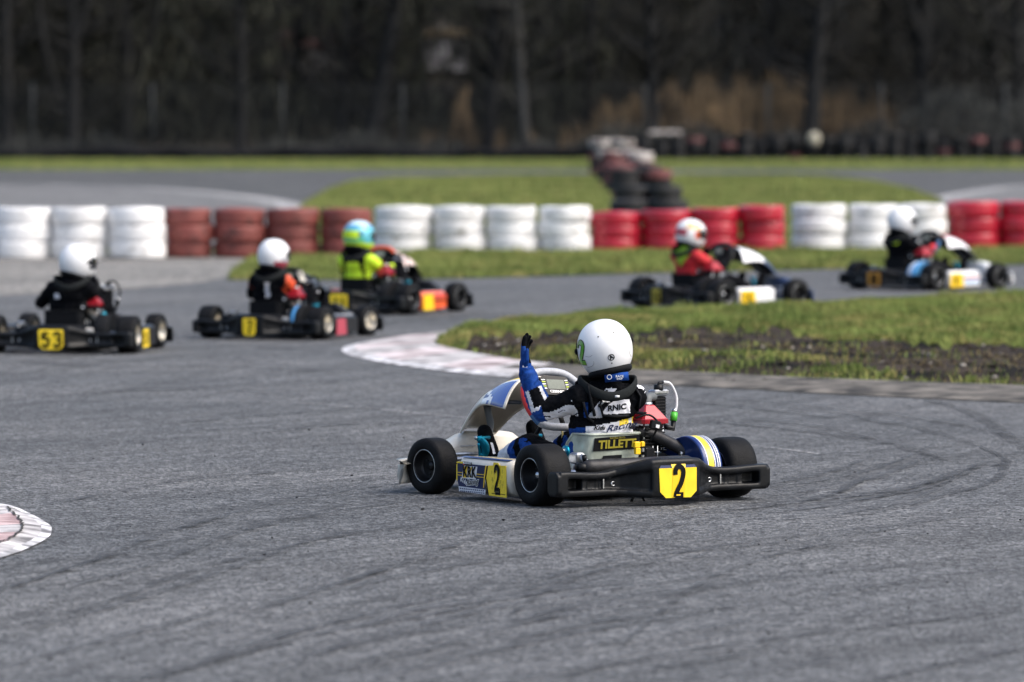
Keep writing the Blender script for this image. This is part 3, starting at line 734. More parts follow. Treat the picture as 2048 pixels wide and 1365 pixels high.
# ------------------------------------------------------------------ driver
def segdist(p, a, b):
    ab = b-a; t = max(0, min(1, (p-a).dot(ab)/ab.dot(ab))); return (p-(a+ab*t)).length, t
def driver(label, loc, rz, cfg):
    hero = cfg.get('hero', False); cx = cfg.get('cx', -.09); ln = cfg.get('lean', 0.0)
    tw = cfg.get('twist', 0.0)
    V = Vector
    sh = V((cx+ln, .125, .455)); hp = V((cx, .20, .125))
    Rt = Matrix.Rotation(rad(tw), 3, 'Z')
    shL = sh+Rt@V((-.128,.0,.0)); shR = sh+Rt@V((.128,.0,.0))
    B = MB(); m0 = M_BCLOTH
    def tor(t, w, d): # torso slice centre
        return hp.lerp(sh, t)
    B.ell(hp+V((0,-.01,-.0)), (.148,.115,.085), m0); B.ell(hp.lerp(sh,.30)+V((0,-.005,0)), (.148,.102,.12), m0); 
    B.ell(hp.lerp(sh,.62), (.150,.100,.12), m0, Rt); B.ell(hp.lerp(sh,.86)+V((0,.0,0)), (.152,.095,.085), m0, Rt)
    B.capsule(shL, shR, .060, .060, m0); B.ell(sh+V((0,.0,.035)), (.085,.07,.055), m0, Rt)
    B.capsule(sh+V((0,.0,.03)), sh+V((ln*.3,.015,.11)), .052, .052, m0)
    limbs = {}
    def limb(nm, pts, rs):
        for i in range(len(pts)-1): B.capsule(pts[i], pts[i+1], rs[i], rs[i+1], m0)
        limbs[nm] = pts
    wheelc = V((cx,.50,.425))
    if hero:
        elL = V((-.312,.285,.398)); wrL = V((-.362,.33,.568))
    else:
        elL = V((cx-.215,.30,.345)); wrL = V((cx-.150,.455,.415))
    elR = V((cx+.215,.30,.345)) if not hero else V((cx+.20,.31,.35)); wrR = V((cx+.150,.455,.415))
    if cfg.get('armR'): elR, wrR = V(cfg['armR'][0]), V(cfg['armR'][1])
    limb('ua_l', [shL, shL.lerp(elL,.5)+V((0,0,-.006 if hero else .004)), elL], [.056,.048,.047] if hero else [.056,.050,.044]); limb('fa_l', [elL, elL.lerp(wrL,.35), wrL], [.048,.049,.034] if hero else [.044,.044,.030])
    limb('ua_r', [shR, shR.lerp(elR,.5), elR], [.056,.048,.042]); limb('fa_r', [elR, elR.lerp(wrR,.35), wrR], [.042,.042,.029])
    hipL = hp+V((-.075,.03,-.02)); hipR = hp+V((.075,.03,-.02))
    kL = V((cx-.115,.535,.225)); kR = V((cx+.115,.535,.235)); aL = V((cx-.112,.80,.135)); aR = V((cx+.15,.80,.15))
    limb('th_l', [hipL, hipL.lerp(kL,.5), kL], [.085,.070,.056]); limb('shin_l', [kL, kL.lerp(aL,.35), aL], [.056,.055,.038])
    limb('th_r', [hipR, hipR.lerp(kR,.5), kR], [.085,.070,.056]); limb('shin_r', [kR, kR.lerp(aR,.35), aR], [.056,.055,.038])
    slots = cfg['slots']; B.mats = slots
    o = remesh(B, 'person', .0055 if hero else .010, 4, None)
    me = o.data
    # cloth folds: real displacement of the skin along its normal
    from mathutils import noise
    co = np.empty(len(me.vertices)*3); me.vertices.foreach_get('co', co); co = co.reshape(-1,3)
    no = np.empty(len(me.vertices)*3); me.vertices.foreach_get('normal', no); no = no.reshape(-1,3)
    for i in range(len(co)):
        p = V(co[i]); q = V((p.x*10, p.y*10, p.z*26)); a = noise.noise(q+V((noise.noise(p*9)*2.2,0,noise.noise(p*7)*3)))
        r = 1-abs(a)*2.4; co[i] += no[i]*(.0048*r + .0018*noise.noise(p*55))
    me.vertices.foreach_set('co', co.reshape(-1)); me.update()
    segs = [(k, v[i], v[i+1], i, len(v)-1) for k, v in limbs.items() for i in range(len(v)-1)]
    paint = cfg['paint']; idx = []
    for f in me.polygons:
        c = f.center; best = min(((segdist(c,a,b)[0], k, (i+segdist(c,a,b)[1])/n, a, b) for k,a,b,i,n in segs), key=lambda z: z[0])
        dt, tt = segdist(c, hp, sh)
        tagn, t = (best[1], best[2]) if best[0] < .075 and not (dt < .14 and best[1][:2] in ('ua',) and best[2] < .12) else ('torso', tt)
        if tagn.startswith('th') and c.z > .2 and best[2] < .3: tagn, t = 'torso', tt
        if tagn in ('ua_l','ua_r') and abs(c.x-(cx+ln)) < .125: tagn, t = 'torso', tt
        idx.append(paint(tagn, t, c, f.normal, limbs))
    me.polygons.foreach_set('material_index', idx)
    o.location = loc; o.rotation_euler = (0,0,rz)
    tag(o, label, 'person', 'kart drivers')
    bvh = BVHTree.FromPolygons([v.co for v in me.vertices], [tuple(p.vertices) for p in me.polygons])
    # boots
    for s, an in ((-1, aL), (1, aR)):
        b = MB(); bm = cfg.get('boot', M_BCLOTH)
        heel = an+V((0,.035,-.03)); toe = an+V((.0,.115,.135))
        b.capsule(an+V((0,-.02,.01)), an+V((0,.02,0)), .042, .040, bm); b.capsule(heel, heel.lerp(toe,.55), .040, .043, bm); b.capsule(heel.lerp(toe,.5), toe, .043, .034, bm)
        b.mats = [bm, M_WCLOTH]
        bo = remesh(b, 'boot', .004 if hero else .009, 2, o)
        if hero:
            for f in bo.data.polygons:
                c = f.center-an
                if (.0 < c.x+.012 < .012 and c.z < .09) : f.material_index = 1
    # gloves
    gsz = .86
    gm, gf = cfg.get('glove', (M_BCLOTH, M_BCLOTH))
    if hero:
        U = V((-.06,.02,1)); A = V((math.cos(rad(33))*.35+math.sin(rad(33))*.0, 0,0)); 
        # index to little finger runs away from the camera and to its right; the palm faces the camera's right
        wx = V((math.cos(rad(-33)), math.sin(rad(-33)), 0)); wy = V((-math.sin(rad(-33)), math.cos(rad(-33)), 0))
        g1 = hand(o, wrL+V((-.002,.004,.012)), U, wx*.26+wy*.96, dict(n=wx*.9-wy*.42, c=(.12,.16,.24,.32), t=.10), gsz, gm, gf, .0028, .5, spread=.0, fat=1.3)
        dec = MB(); pw = wrL+V((-.002,.004,.03)); 
        dec.text('MIR', .028, lambda u, v: pw + V((0,0,.035))*0 + V((0,0,1))*(u+.02) + wx*(-v*.9+.0) - wy*.0285 + V((-.003,0,0)), M_WCLOTH, offset=.002, sx=1.3)
        dec.build('glove_print', g1)
    else:
        hand(o, wrL, V((.0,.35,.75)), V((.25,.8,-.3)), dict(n=V((1,-.2,.0)), c=(.9,.95,1,1), t=.6), gsz, gm, gf, .006)
    hand(o, wrR, V((-.0,.35,.75)), V((-.25,.8,-.3)), dict(n=V((-1,-.2,.0)), c=(.9,.95,1,1), t=.6), gsz, gm, gf, .004 if hero else .006)
    # neck collar
    col = MB(); nc = sh+V((ln*.2,.0,.06)); cp = []
    cyaw = rad(cfg.get('cyaw', 0)); Rc = Matrix.Rotation(cyaw, 3, 'Z')
    for k in range(36):
        a = 2*PI*k/36; back = (1-math.cos(a))/2  # a=0 front
        lowz = -.062*back**3*(1-.35*math.sin(a*1.0)*0)+.012*(1-abs(math.cos(a)))
        cp.append(nc+Rc@V((.124*math.sin(a), .112*math.cos(a)-.018, lowz+.012)))
    col.tube(cp, .0185, M_FOAM, 10, closed=True, flat=(1.15,.45), up=(0,0,1))
    co_ = col.build('neck_collar', o)
    if hero:
        d = MB(); D = Rc@V((0,-1,0)); Rr = Rc@V((1,0,0)); pc = nc+Rc@V((.02,-.147,-.048))
        d.tube([pc+D*.004+Rr*(-.010), pc+D*.004+Rr*.010], .006, M_WHITE, 10, flat=(.8,.3)); d.build('badge', co_)
    vest = MB()
    return o, bvh, sh

# ------------------------------------------------------------------ HERO kart and driver
TH = rad(33); K0 = G(1083, 1012); K0 = K0 - Matrix.Rotation(TH,3,'Z') @ Vector((-.50,0,0))
def art_hero(t, u):
    if t > .52 and u < -.10:
        if t > .93: return M_CREAM
        if u > -.34: return M_YELLOW if t > .62 else M_CREAM
        if u > -.42: return M_WHITE
        if -.02 < (t-.60)+(u+.75)*.35 < .03: return M_WHITE
        if t < .60: return M_BLUEP if u > -.8 else M_WHITE
        return MATS.get('panel_blue') or mat('panel_blue', (.02,.07,.33), .25, coat=.5)
    if t > .52 and u > .3: return mat('panel_blue', (.02,.07,.33), .25, coat=.5)
M_SHELL = mat('shell_plastic', (.30,.265,.215), .3, vary=.15, vscale=5, coat=.3)
kart('go_kart', 'navy and yellow go-kart number 2 nearest the camera, its driver waving', K0, TH,
     dict(hero=True, num='2', nsize=.150, nsx=.066, noff=.0235, ptop=M_NAVY, steer=8, fairart=art_hero, fairin=M_SHELL, turn=rad(-4)))

H_SLOTS = [M_BCLOTH, M_WCLOTH, M_BLUE, M_YELLOW]
def paint_hero(tg, t, c, n, L):
    c33, s33 = math.cos(TH), math.sin(TH)
    u = c.x*c33-c.y*s33; z = c.z+.0*c.y
    zz = z-.07*(c.x*s33+c.y*c33)+.0   # height on the picture plane
    if tg == 'ua_l':
        if t > .90: return 2 if n.z < .5 else 0
        return 1 if (n.z < -.35 and t > .1) else 0
    if tg == 'fa_l':
        a, b = L['fa_l'][0], L['fa_l'][-1]; ax = (b-a).normalized(); v = (c-a)-ax*(c-a).dot(ax)
        lat = v.x*c33-v.y*s33; r = .054-.014*t
        if t > .66: return 2
        core = abs(lat)/r
        lo = .16
        if core < .50 and t > lo: return 0
        if core < .80 and t > lo-.12: return 1
        return 2 if t < .9 else 2
    if tg == 'ua_r': return 1 if (t < .45 and n.z > .5) else 0
    if tg == 'fa_r': return 2 if t > .7 else (1 if t < .2 else 0)
    if tg in ('th_l','th_r'):
        return 2 if (n.x < -.75 if tg == 'th_l' else abs(n.x) > .8) and n.z < .6 and t > .3 else 0
    if tg in ('shin_l','shin_r'):
        if .28 < t < .52: return 2
        if .52 <= t < .80: return 1
        return 0
    # torso, seen from behind: u across the picture, z height
    if n.y < .45:
        if zz < .350+(.015*(u+.1)/.1): 
            if u < -.225: return 2
            if .334 < zz and (-.075 < u < -.035 or -.02 < u < .0 ): return 3
            return 1
        if -.150 < u < -.028 and .386 < zz < .446 and zz < .446-((max(0,-.085-u)/.065)**2)*.05: return 1
        if -.212 < u < -.152 and .370 < zz < .370+.075*(u+.222)/.06: return 1
        if -.232 < u < -.212 and .37 < zz < .44: return 2
        if -.165+(zz-.44)*.5 < u < -.120+(zz-.44)*.6 and .440 < zz < .50: return 1
        if .010 < u < .06 and .38 < zz < .43: return 1
    return 0
hd, bvh, hsh = driver('child in white helmet and blue, white and black suit waving from kart number 2', K0, TH,
    dict(hero=True, cx=-.095, lean=.018, twist=-10, slots=H_SLOTS, paint=paint_hero, glove=(M_BLUE, M_BCLOTH), cyaw=-24))
# lettering on the back of the suit, laid on the cloth
vw = Matrix.Rotation(-TH,3,'Z') @ Vector((0,1,0)); rw = Matrix.Rotation(-TH,3,'Z') @ Vector((1,0,0))
def onback(u, z, off=.0022):
    o_ = rw*u + Vector((0,0,z+0.0)) - vw*1.0
    h = bvh.ray_cast(o_, vw)
    if h[0] is None: return o_+vw*.97
    return h[0]-vw*off
tx = MB()
tx.text('RNIC', .034, lambda a, b: onback(-.086+a, .414+b+a*.10, .004), M_INK, offset=.0012, sx=1.05)
tx.text('Racing', .040, lambda a, b: onback(-.070+a, .330+b+a*.18, .004), M_NAVY, shear=.4, offset=.0006, sx=1.25)
tx.text('Kids', .028, lambda a, b: onback(-.165+a, .326+b, .004), M_INK, shear=.4, offset=.0008)
tx.build('back_print', hd)
# rib protector straps
rp = MB()
def strap(pts, r, m=M_MATTE, lift=.006):
    P = [onback(u, z, lift) for u, z in pts]; rp.tube(P, r, m, 8, flat=(1.0,.35), up=tuple(vw))
strap([(-.215,.52),(-.205,.47),(-.195,.42),(-.185,.38)], .020); strap([(-.13,.49),(-.155,.455),(-.158,.42),(-.150,.385)], .014)
strap([(-.15,.382),(-.1,.376),(-.05,.376),(-.0,.384),(.03,.39)], .016)
strap([(.0,.49),(.018,.46),(.012,.42),(.008,.39)], .016); strap([(-.235,.44),(-.225,.40),(-.215,.37),(-.19,.352)], .016)
rp.build('rib_protector', hd)
bk = MB(); a0, a1 = onback(-.162,.425,.014), onback(-.138,.448,.014); bk.tube([a0, a1], .005, M_ALU, 8); bk.ell(a0, (.009,.009,.009), M_BLACK, None, 10, 8); bk.build('strap_buckle', hd)
HC = Vector((-.083,.125,.672))
ho, hsurf, HR = helmet(hd, HC, -26, 3, -12, M_WHITE)
d = MB()
def hs(phi0, th0, rot=0):
    def f(u, v):
        a, b = u*math.cos(rot)-v*math.sin(rot), u*math.sin(rot)+v*math.cos(rot)
        return hsurf(phi0-a/.125, th0-b/.128, .0016)
    return f
BK = PI
d.text('A', .027, hs(BK-.02, 1.80, .30), M_INK, offset=.0010)
ringp = [hsurf(BK-.02+.115*math.cos(2*PI*k/20), 1.80+.105*math.sin(2*PI*k/20), .0012) for k in range(20)]; d.tube(ringp, .0017, M_INK, 5, closed=True)
for pp in ((BK+.32,1.00),(BK-.36,.97),(BK-.01,2.02)): d.ell(hsurf(*pp, .0), (.0032,.0032,.0032), M_INK, None, 8, 6)
for q in ([(-2.15,1.62),(-2.35,1.66),(-2.5,1.60)],[(-2.05,2.05),(-2.3,2.02),(-2.45,1.93),(-2.47,1.84)],[(2.2,1.70),(2.25,1.85),(2.1,2.0)],[(2.45,1.6),(2.3,1.64)]):
    d.tube([hsurf(a, b, .0004) for a, b in [tuple(v)[:2] for v in catmull([(x[0],x[1],0) for x in q], 4)]], .0009, mat('scratch_grey', (.25,.26,.28), .6), 5)
d.build('emblem', ho)
d = MB()
f = hs(-PI/2-.32, 1.52)     # helmet left side
digits(d, '2', .120, .074, .027, lambda u, v: f(u, v), M_INK)
f2 = lambda u, v: f(u, v)+(f(u, v)-HC).normalized()*.001
digits(d, '2', .113, .068, .020, f2, mat('helmet_green', (.09,.30,.02), .35, coat=.5, vary=.5, vscale=10))
d.build('number', ho); d = MB()
f = hs(PI/2+.06, 1.50); d.text('2', .12, lambda u, v: f(u, v), mat('helmet_green2', (.16,.45,.03), .35), offset=.003, sx=.6)
d.build('number', ho)
# screw of the visor and the blue bottle-like neck pad
np_ = MB(); c0 = HC+rw*.052-vw*.085+Vector((0,0,-.122)); np_.tube([c0-rw*.055+Vector((0,0,-.006)), c0+rw*.05+Vector((0,0,.004))], .019, M_BLUE, 14)
np_.text('RACE', .014, lambda u, v: c0+rw*(u+.01)-vw*.0198+Vector((0,0,v+.003)), M_WHITE, offset=.0004)
np_.text('SHOP', .010, lambda u, v: c0+rw*(u+.01)-vw*.0195+Vector((0,0,v-.008)), M_WHITE, offset=.0003)
np_.tube([c0-rw*.035-vw*.0195+rw*.010*math.cos(a)+Vector((0,0,.010*math.sin(a))) for a in [2*PI*k/14 for k in range(14)]], .0015, M_WHITE, 5, closed=True)
np_.build('neck_label', hd)

# ------------------------------------------------------------------ the other karts
def flat_art(m_top, m_edge):
    def f(t, u): return m_top if t > .45 and abs(u) > .15 else (m_edge if t <= .45 else m_top)
    return f
def suit(base=0, shoulder=None, arm=None, back=None, cuff=None):
    def f(tg, t, c, n, L):
        if tg.startswith('ua'): return shoulder if (shoulder is not None and t < .55) else (arm if arm is not None else base)
        if tg.startswith('fa'): return cuff if (cuff is not None and t > .55) else (arm if arm is not None else base)
        if tg == 'torso' and back is not None: return back(c, n)
        return base
    return f
M_NEON = mat('neon_yellow', (.55,.80,.02), .6, vary=.08, vscale=20)
M_REDC = mat('red_cloth', (.48,.012,.02), .75, vary=.15, vscale=20)
M_ORANGE = mat('orange_cloth', (.60,.07,.015), .6)
M_LIMEC = mat('lime_cloth', (.28,.5,.02), .7)
M_LBLUE = mat('light_blue', (.07,.30,.62), .35, coat=.3)
M_TEAL = mat('teal_paint', (.10,.45,.55), .3, coat=.4)
M_GRNP = mat('green_paint', (.10,.48,.22), .3, coat=.4)
M_ORP = mat('orange_red_paint', (.75,.10,.02), .35, coat=.3)
M_PINK = mat('pink_red_paint', (.38,.05,.08), .4)
M_BLKN = mat('black_nose', (.008,.009,.012), .4, spec=.3)
M_DKBLUE = mat('dark_blue_plastic', (.01,.025,.08), .35, coat=.3)
BW = [M_BCLOTH, M_WCLOTH, M_REDC, M_LIMEC, M_NEON, M_ORANGE]

def place(px, py, deg, side=1):
    """ground point of the rear wheel contact -> origin of the kart turned deg clockwise"""
    rz = -rad(deg); return G(px, py) - Matrix.Rotation(rz,3,'Z') @ Vector((.495*side,0,0)), rz
def back53(c, n):
    if n.y < .2 and -.10 < c.x-.03 < -.055 and .385 < c.z < .42: return 1
    return 0
p, rz = place(258, 707, 9.5)
kart('go_kart', 'black go-kart with yellow rear plate number 53 at the left edge', p, rz, dict(num='53', nsize=.118, nsx=.066, noff=.021, pw=.092, rim='s', steer=-6, cx=-.01,
     nose=M_BLKN, fair=M_BLKN, fairin=M_BLKN, fairart=flat_art(M_WHITE, M_BLKN), seat=M_MATTE, grip=(M_BLACK,)*3, pod=M_BLKN, podart=(M_BLKN, M_YELLOW), pipe=M_RIMS, guard=M_MATTE, guardstripe=((.3,.31,M_MATTE),), podnum='53'))
d1, _, s1 = driver('driver in plain white helmet and black suit on kart number 53', p, rz, dict(cx=-.01, lean=.05, twist=-6, slots=BW, paint=suit(0, None, None, back53)))
helmet(d1, s1+Vector((.035,.03,.195)), -42, -6, 5, M_WHITE, False)
def art7(phi, th, p):
    if th > 1.95 and phi > .6 and phi < 2.4: return M_PINK
    if th > 1.7 and 1.3 < phi < 1.9: return M_GREYFOAM
def paint7(tg, t, c, n, L):
    if tg == 'ua_r' and n.x > .55 and t < .75: return 5
    if tg == 'ua_l' and n.x < -.7 and t < .4: return 5
    if tg[:2] == 'fa': return 0
    if tg == 'torso': return back7(c, n)
    return 0
p, rz = place(650, 680, 23)
k7 = kart('go_kart', 'black go-kart with narrow yellow plate number 7 beside number 53', p, rz, dict(num='7', nsize=.125, nsx=.060, noff=.016, pw=.058, rim='s', steer=-12, cx=-.05,
     nose=M_BLKN, fair=M_BLKN, fairin=M_BLKN, seat=M_MATTE, grip=(M_BLACK, M_CREAM, M_BLACK), pod=M_BLKN, podart=(M_BLKN, M_PINK), guard=M_MATTE, guardstripe=((.29,.315,M_LBLUE),), pipe=M_RIMS))
def back7(c, n):
    if n.y < .2 and .02 < c.x+.05 < .06 and .33 < c.z < .44: return 1
    if abs(c.x+.05) > .150 and c.z > .25: return 0
    return 0
d2, _, s2 = driver('driver in scuffed white helmet and black suit with orange sleeves on kart number 7', p, rz, dict(cx=-.05, lean=.03, twist=-4, slots=BW, paint=paint7, glove=(M_CREAM, M_BCLOTH)))
k7.scale = (.93,)*3; d2.scale = (.96,)*3
helmet(d2, s2+Vector((.015,.02,.205)), -12, -3, 3, M_WHITE, False, art7)
p, rz = place(815, 630, 27)
def art11(phi, th, p):
    if th > 2.0: return M_NEON
    if 1.25 < th < 1.75 and abs(abs(phi)-PI) < .75: return M_NEON
    if 1.35 < th < 1.6 and abs(abs(phi)-PI) < 1.0: return M_NAVY
    if 1.0 < th < 1.25 and abs(phi) > 1.6: return M_TEAL
    if th < 1.0: return M_LBLUE if (phi < 0 and phi > -2.5) or th > .8 else mat('pale_blue', (.5,.7,.8), .3, coat=.4)
    if th > 1.65: return M_GRNP if phi > 2 or phi < -1 else M_TEAL
    return M_TEAL
kart('go_kart', 'black go-kart with orange wheel grip and orange and yellow side pod', p, rz, dict(num='11', nsize=.10, nsx=.05, noff=.02, pw=.085, steer=-10, cx=-.06,
     nose=M_BLKN, fair=M_BLKN, fairin=M_BLKN, fairart=flat_art(mat('pale_pink', (.75,.6,.55), .4), M_BLKN), seat=M_MATTE, grip=(M_ORP, M_BLACK, M_BLACK), pod=M_ORP, podart=(M_ORP, M_YELLOW2), podstripe=[(.10,M_MATTE),(.14,M_PINK)], guard=M_MATTE, guardstripe=((.3,.31,M_MATTE),), podnum=None))
def back11(c, n):
    x = c.x+.06
    if n.y < .3 and .20 < c.z < .44 and abs(x) < .105-(c.z-.25)*.25: return 4
    if abs(x) > .105 and c.z > .3: return 4
    return 0
d3, _, s3 = driver('driver in turquoise and lime helmet and neon yellow and black suit', p, rz, dict(cx=-.06, lean=.0, slots=BW, paint=suit(0, 4, 0, back11, 4)))
helmet(d3, s3+Vector((.0,.02,.205)), -14, -4, 0, M_TEAL, False, art11, sc=1.06)
p, rz = place(1443, 620, 48)
def art4(phi, th, p):
    if th > 1.95: return M_WHITE
    if 1.35 < th < 1.9 and .6 < abs(phi) < 1.7: return M_ORP
    if .8 < th < 1.3 and 1.2 < abs(phi) < 2.4: return mat('helmet_gold', (.7,.5,.25), .4)
    if 1.3 < th < 1.8 and abs(phi) > 2.2: return M_PINK
kart('go_kart', 'dark go-kart with white side pod and dark blue nose driven by red suited driver', p, rz, dict(num='16', nsize=.10, nsx=.045, noff=.015, pw=.055, steer=-4, cx=-.07, pbase=mat('dull_yellow', (.40,.33,.03), .5),
     nose=M_DKBLUE, fair=M_DKBLUE, fairin=M_BLKN, fairart=flat_art(M_WHITE, M_DKBLUE), seat=M_MATTE, grip=(M_BLACK,)*3, pod=M_WHITE, podart=(M_WHITE, M_YELLOW2), guard=M_MATTE, guardstripe=((.3,.31,M_MATTE),), podnum='16', rad=False))
def back4(c, n):
    x = c.x+.07
    if c.z < .26: return 0
    if n.y < .4 and c.z > .36+abs(x)*1.2: return 3
    return 2
d4, _, s4 = driver('driver in white and orange helmet and red suit with lime collar', p, rz, dict(cx=-.07, lean=.0, slots=BW, paint=suit(0, 2, 0, back4, 0)))
helmet(d4, s4+Vector((.0,.03,.20)), -14, -8, 0, M_WHITE, False, art4)
p, rz = place(1867, 582, 47)
kart('go_kart', 'go-kart with striped red and white side pod at the right edge of the photo', p, rz, dict(num='8', nsize=.11, nsx=.08, noff=.028, pw=.085, steer=0, cx=-.08, pbase=mat('orange_plate', (.45,.20,.01), .5),
     nose=M_WHITE, fair=M_BLKN, fairin=M_BLKN, fairart=lambda t, u: (M_WHITE if abs(u) > .45 else M_REDGRIP) if t > .35 else M_BLKN, seat=M_MATTE, grip=(M_BLACK, M_BLUEGRIP, M_BLACK), pod=M_WHITE, podart=(M_WHITE, M_YELLOW2), podstripe=[(.11,M_PINK),(.07,M_LBLUE)], guard=M_LBLUE, guardstripe=((.29,.32,M_WHITE),), podnum='8', rad=False))
def back5(c, n): return 4 if (n.y < .2 and abs(c.x+.06) < .03 and .44 < c.z < .47) else 0
d5, _, s5 = driver('driver in round white helmet and black suit on the kart farthest right', p, rz, dict(cx=-.08, lean=.0, slots=BW, paint=suit(0, None, None, back5, 2)))
helmet(d5, s5+Vector((.0,.03,.215)), -10, -6, 0, M_WHITE, False, sc=1.08)

# ================================================================== SETTING
def sheet(name, poly, z, m, kind='structure', label=None, cat=None):
    """a flat sheet with a fine enough outline; poly in ground coordinates"""
    o = MB().add([(p[0], p[1], z) for p in poly], [tuple(range(len(poly)))], m, False).build(name)
    tag(o, label or name.replace('_', ' '), cat or name.replace('_', ' '), None, kind); return o

def asphalt(name, c0, c1, streak=0.22, gscale=95.0, rough=.82, warm=0.0, crack=False):
    m = bpy.data.materials.new(name); m.use_nodes = True; n = m.node_tree.nodes; l = m.node_tree.links
    p = n['Principled BSDF']; p.inputs['Roughness'].default_value = rough; p.inputs['Specular IOR Level'].default_value = .35
    tc = n.new('ShaderNodeTexCoord')
    def noise(scale, detail=3, vec=None, rgh=.5):
        x = n.new('ShaderNodeTexNoise'); x.inputs['Scale'].default_value = scale; x.inputs['Detail'].default_value = detail; x.inputs['Roughness'].default_value = rgh
        l.new(vec or tc.outputs['Object'], x.inputs['Vector']); return x.outputs['Fac']
    def ramp(f, a, b, ca, cb):
        r = n.new('ShaderNodeValToRGB'); r.color_ramp.elements[0].position = a; r.color_ramp.elements[1].position = b
        r.color_ramp.elements[0].color = (*ca, 1); r.color_ramp.elements[1].color = (*cb, 1); l.new(f, r.inputs['Fac']); return r.outputs['Color']
    def mul(a, b, fac=1.0):
        x = n.new('ShaderNodeMix'); x.data_type = 'RGBA'; x.blend_type = 'MULTIPLY'; x.inputs['Factor'].default_value = fac
        l.new(a, x.inputs['A']); l.new(b, x.inputs['B']); return x.outputs['Result']
    base = ramp(noise(.35, 4), .35, .65, c0, c1)
    # aggregate: stones of different greys
    v = n.new('ShaderNodeTexVoronoi'); v.inputs['Scale'].default_value = gscale; l.new(tc.outputs['Object'], v.inputs['Vector'])
    sp = n.new('ShaderNodeSeparateColor'); l.new(v.outputs['Color'], sp.inputs['Color'])
    col = mul(base, ramp(sp.outputs[0], .0, 1.0, (.05,.05,.06), (2.1,2.08,2.03)))
    v2 = n.new('ShaderNodeTexVoronoi'); v2.inputs['Scale'].default_value = gscale*.28; l.new(tc.outputs['Object'], v2.inputs['Vector'])
    sp2 = n.new('ShaderNodeSeparateColor'); l.new(v2.outputs['Color'], sp2.inputs['Color'])
    col = mul(col, ramp(sp2.outputs[0], .0, 1.0, (.66,.66,.67), (1.36,1.35,1.33)))
    # long curved rubber streaks in two sweeping directions
    wn = n.new('ShaderNodeTexNoise'); wn.inputs['Scale'].default_value = .09; wn.inputs['Detail'].default_value = 1
    l.new(tc.outputs['Object'], wn.inputs['Vector'])
    for ang, sc, st in ((57, (.10, 2.6, 1), streak), (70, (.13, 6.5, 1), streak*.8), (35, (.09, 1.7, 1), streak*.6)):
        add = n.new('ShaderNodeVectorMath'); add.operation = 'MULTIPLY_ADD'; add.inputs[1].default_value = (3.2, 3.2, 0)
        l.new(wn.outputs['Color'], add.inputs[0]); l.new(tc.outputs['Object'], add.inputs[2])
        mp = n.new('ShaderNodeMapping'); mp.vector_type = 'TEXTURE'; mp.inputs['Rotation'].default_value = (0,0,rad(ang)); mp.inputs['Scale'].default_value = (1/sc[0], 1/sc[1], 1)
        l.new(add.outputs[0], mp.inputs['Vector'])
        f = noise(1.0, 5, mp.outputs[0], .62)
        col = mul(col, ramp(f, .36, .56, (1-st,)*3, (1.06,)*3))
    l.new(col, p.inputs['Base Color'])
    b = n.new('ShaderNodeBump'); b.inputs['Strength'].default_value = .9; b.inputs['Distance'].default_value = .006
    l.new(v.outputs['Distance'], b.inputs['Height']); 
    b2 = n.new('ShaderNodeBump'); b2.inputs['Strength'].default_value = .25; b2.inputs['Distance'].default_value = .02
    l.new(noise(22, 4), b2.inputs['Height']); l.new(b.outputs[0], b2.inputs['Normal']); l.new(b2.outputs[0], p.inputs['Normal'])
    return m
M_ASPH = asphalt('asphalt', (.072,.077,.084), (.096,.100,.106), .20, 85)
M_ASPH2 = asphalt('asphalt_old', (.13,.128,.122), (.18,.175,.165), .12, 40)
M_ASPH3 = asphalt('asphalt_far', (.045,.047,.048), (.07,.071,.072), .15, 30)
M_ASPH4 = asphalt('asphalt_back_loop', (.10,.102,.105), (.13,.132,.134), .12, 30)
M_SOIL = mat('soil', (.010,.009,.008), .95, vary=.5, vscale=2.6, col2=(.034,.026,.020), spec=.1, detail=10, bump=.8, bscale=14)
M_SOILG = mat('grass_soil', (.035,.05,.014), .95, vary=.4, vscale=1.2, col2=(.07,.085,.025), detail=10, bump=.8, bscale=20)
M_GRAVEL = mat('gravel', (.15,.14,.125), .95, vary=.35, vscale=40, col2=(.33,.31,.28), detail=8, bump=.8, bscale=60)
M_LITTER = mat('leaf_litter', (.018,.018,.014), .95, vary=.5, vscale=.5, col2=(.04,.033,.024), detail=10, bump=1, bscale=3)

# ground sheet reaching far beyond the trees
GZ = -.012
gm = MB(); xs = [-400,-120,-60,-30,-10,0,10,30,60,120,400]; ysl = [-60,0,30,60,90,120,150,180,214,400]
gm.grid([[(x, y, GZ) for x in xs] for y in ysl], M_SOILG, closed_u=False, smooth=False)
tag(gm.build('ground'), 'flat grassy soil of the circuit', 'ground', None, 'structure')
# wooded bank added behind the fence, raised to block the sky
hm = MB(); rows = []
for j, y in enumerate([213,218,224,230,238,248,260,275,295,330]):
    z = GZ+.02 + max(0, y-226)*.16 + max(0, y-262)*.25
    rows.append([(x, y, (z if j else GZ-.3) + (.5*math.sin(x*.21+y)+.3*math.sin(x*.53) if j > 3 else 0)) for x in range(-150, 151, 6)])
hm.grid(rows, M_LITTER, closed_u=False)
tag(hm.build('sky_block_bank'), 'dark wooded bank added behind the fence to block the sky', 'sky_block_bank', None, 'structure')

# racing surface
sheet('track', [(-60,-20),(60,-20),(60,G(0,497).y),(14,G(0,497).y),G(2048,528),G(1300,545),G(1000,555),G(700,560),G(452,561),G(466,545),G(500,520),G(505,508),(-60,G(0,508).y)], 0.0, M_ASPH)
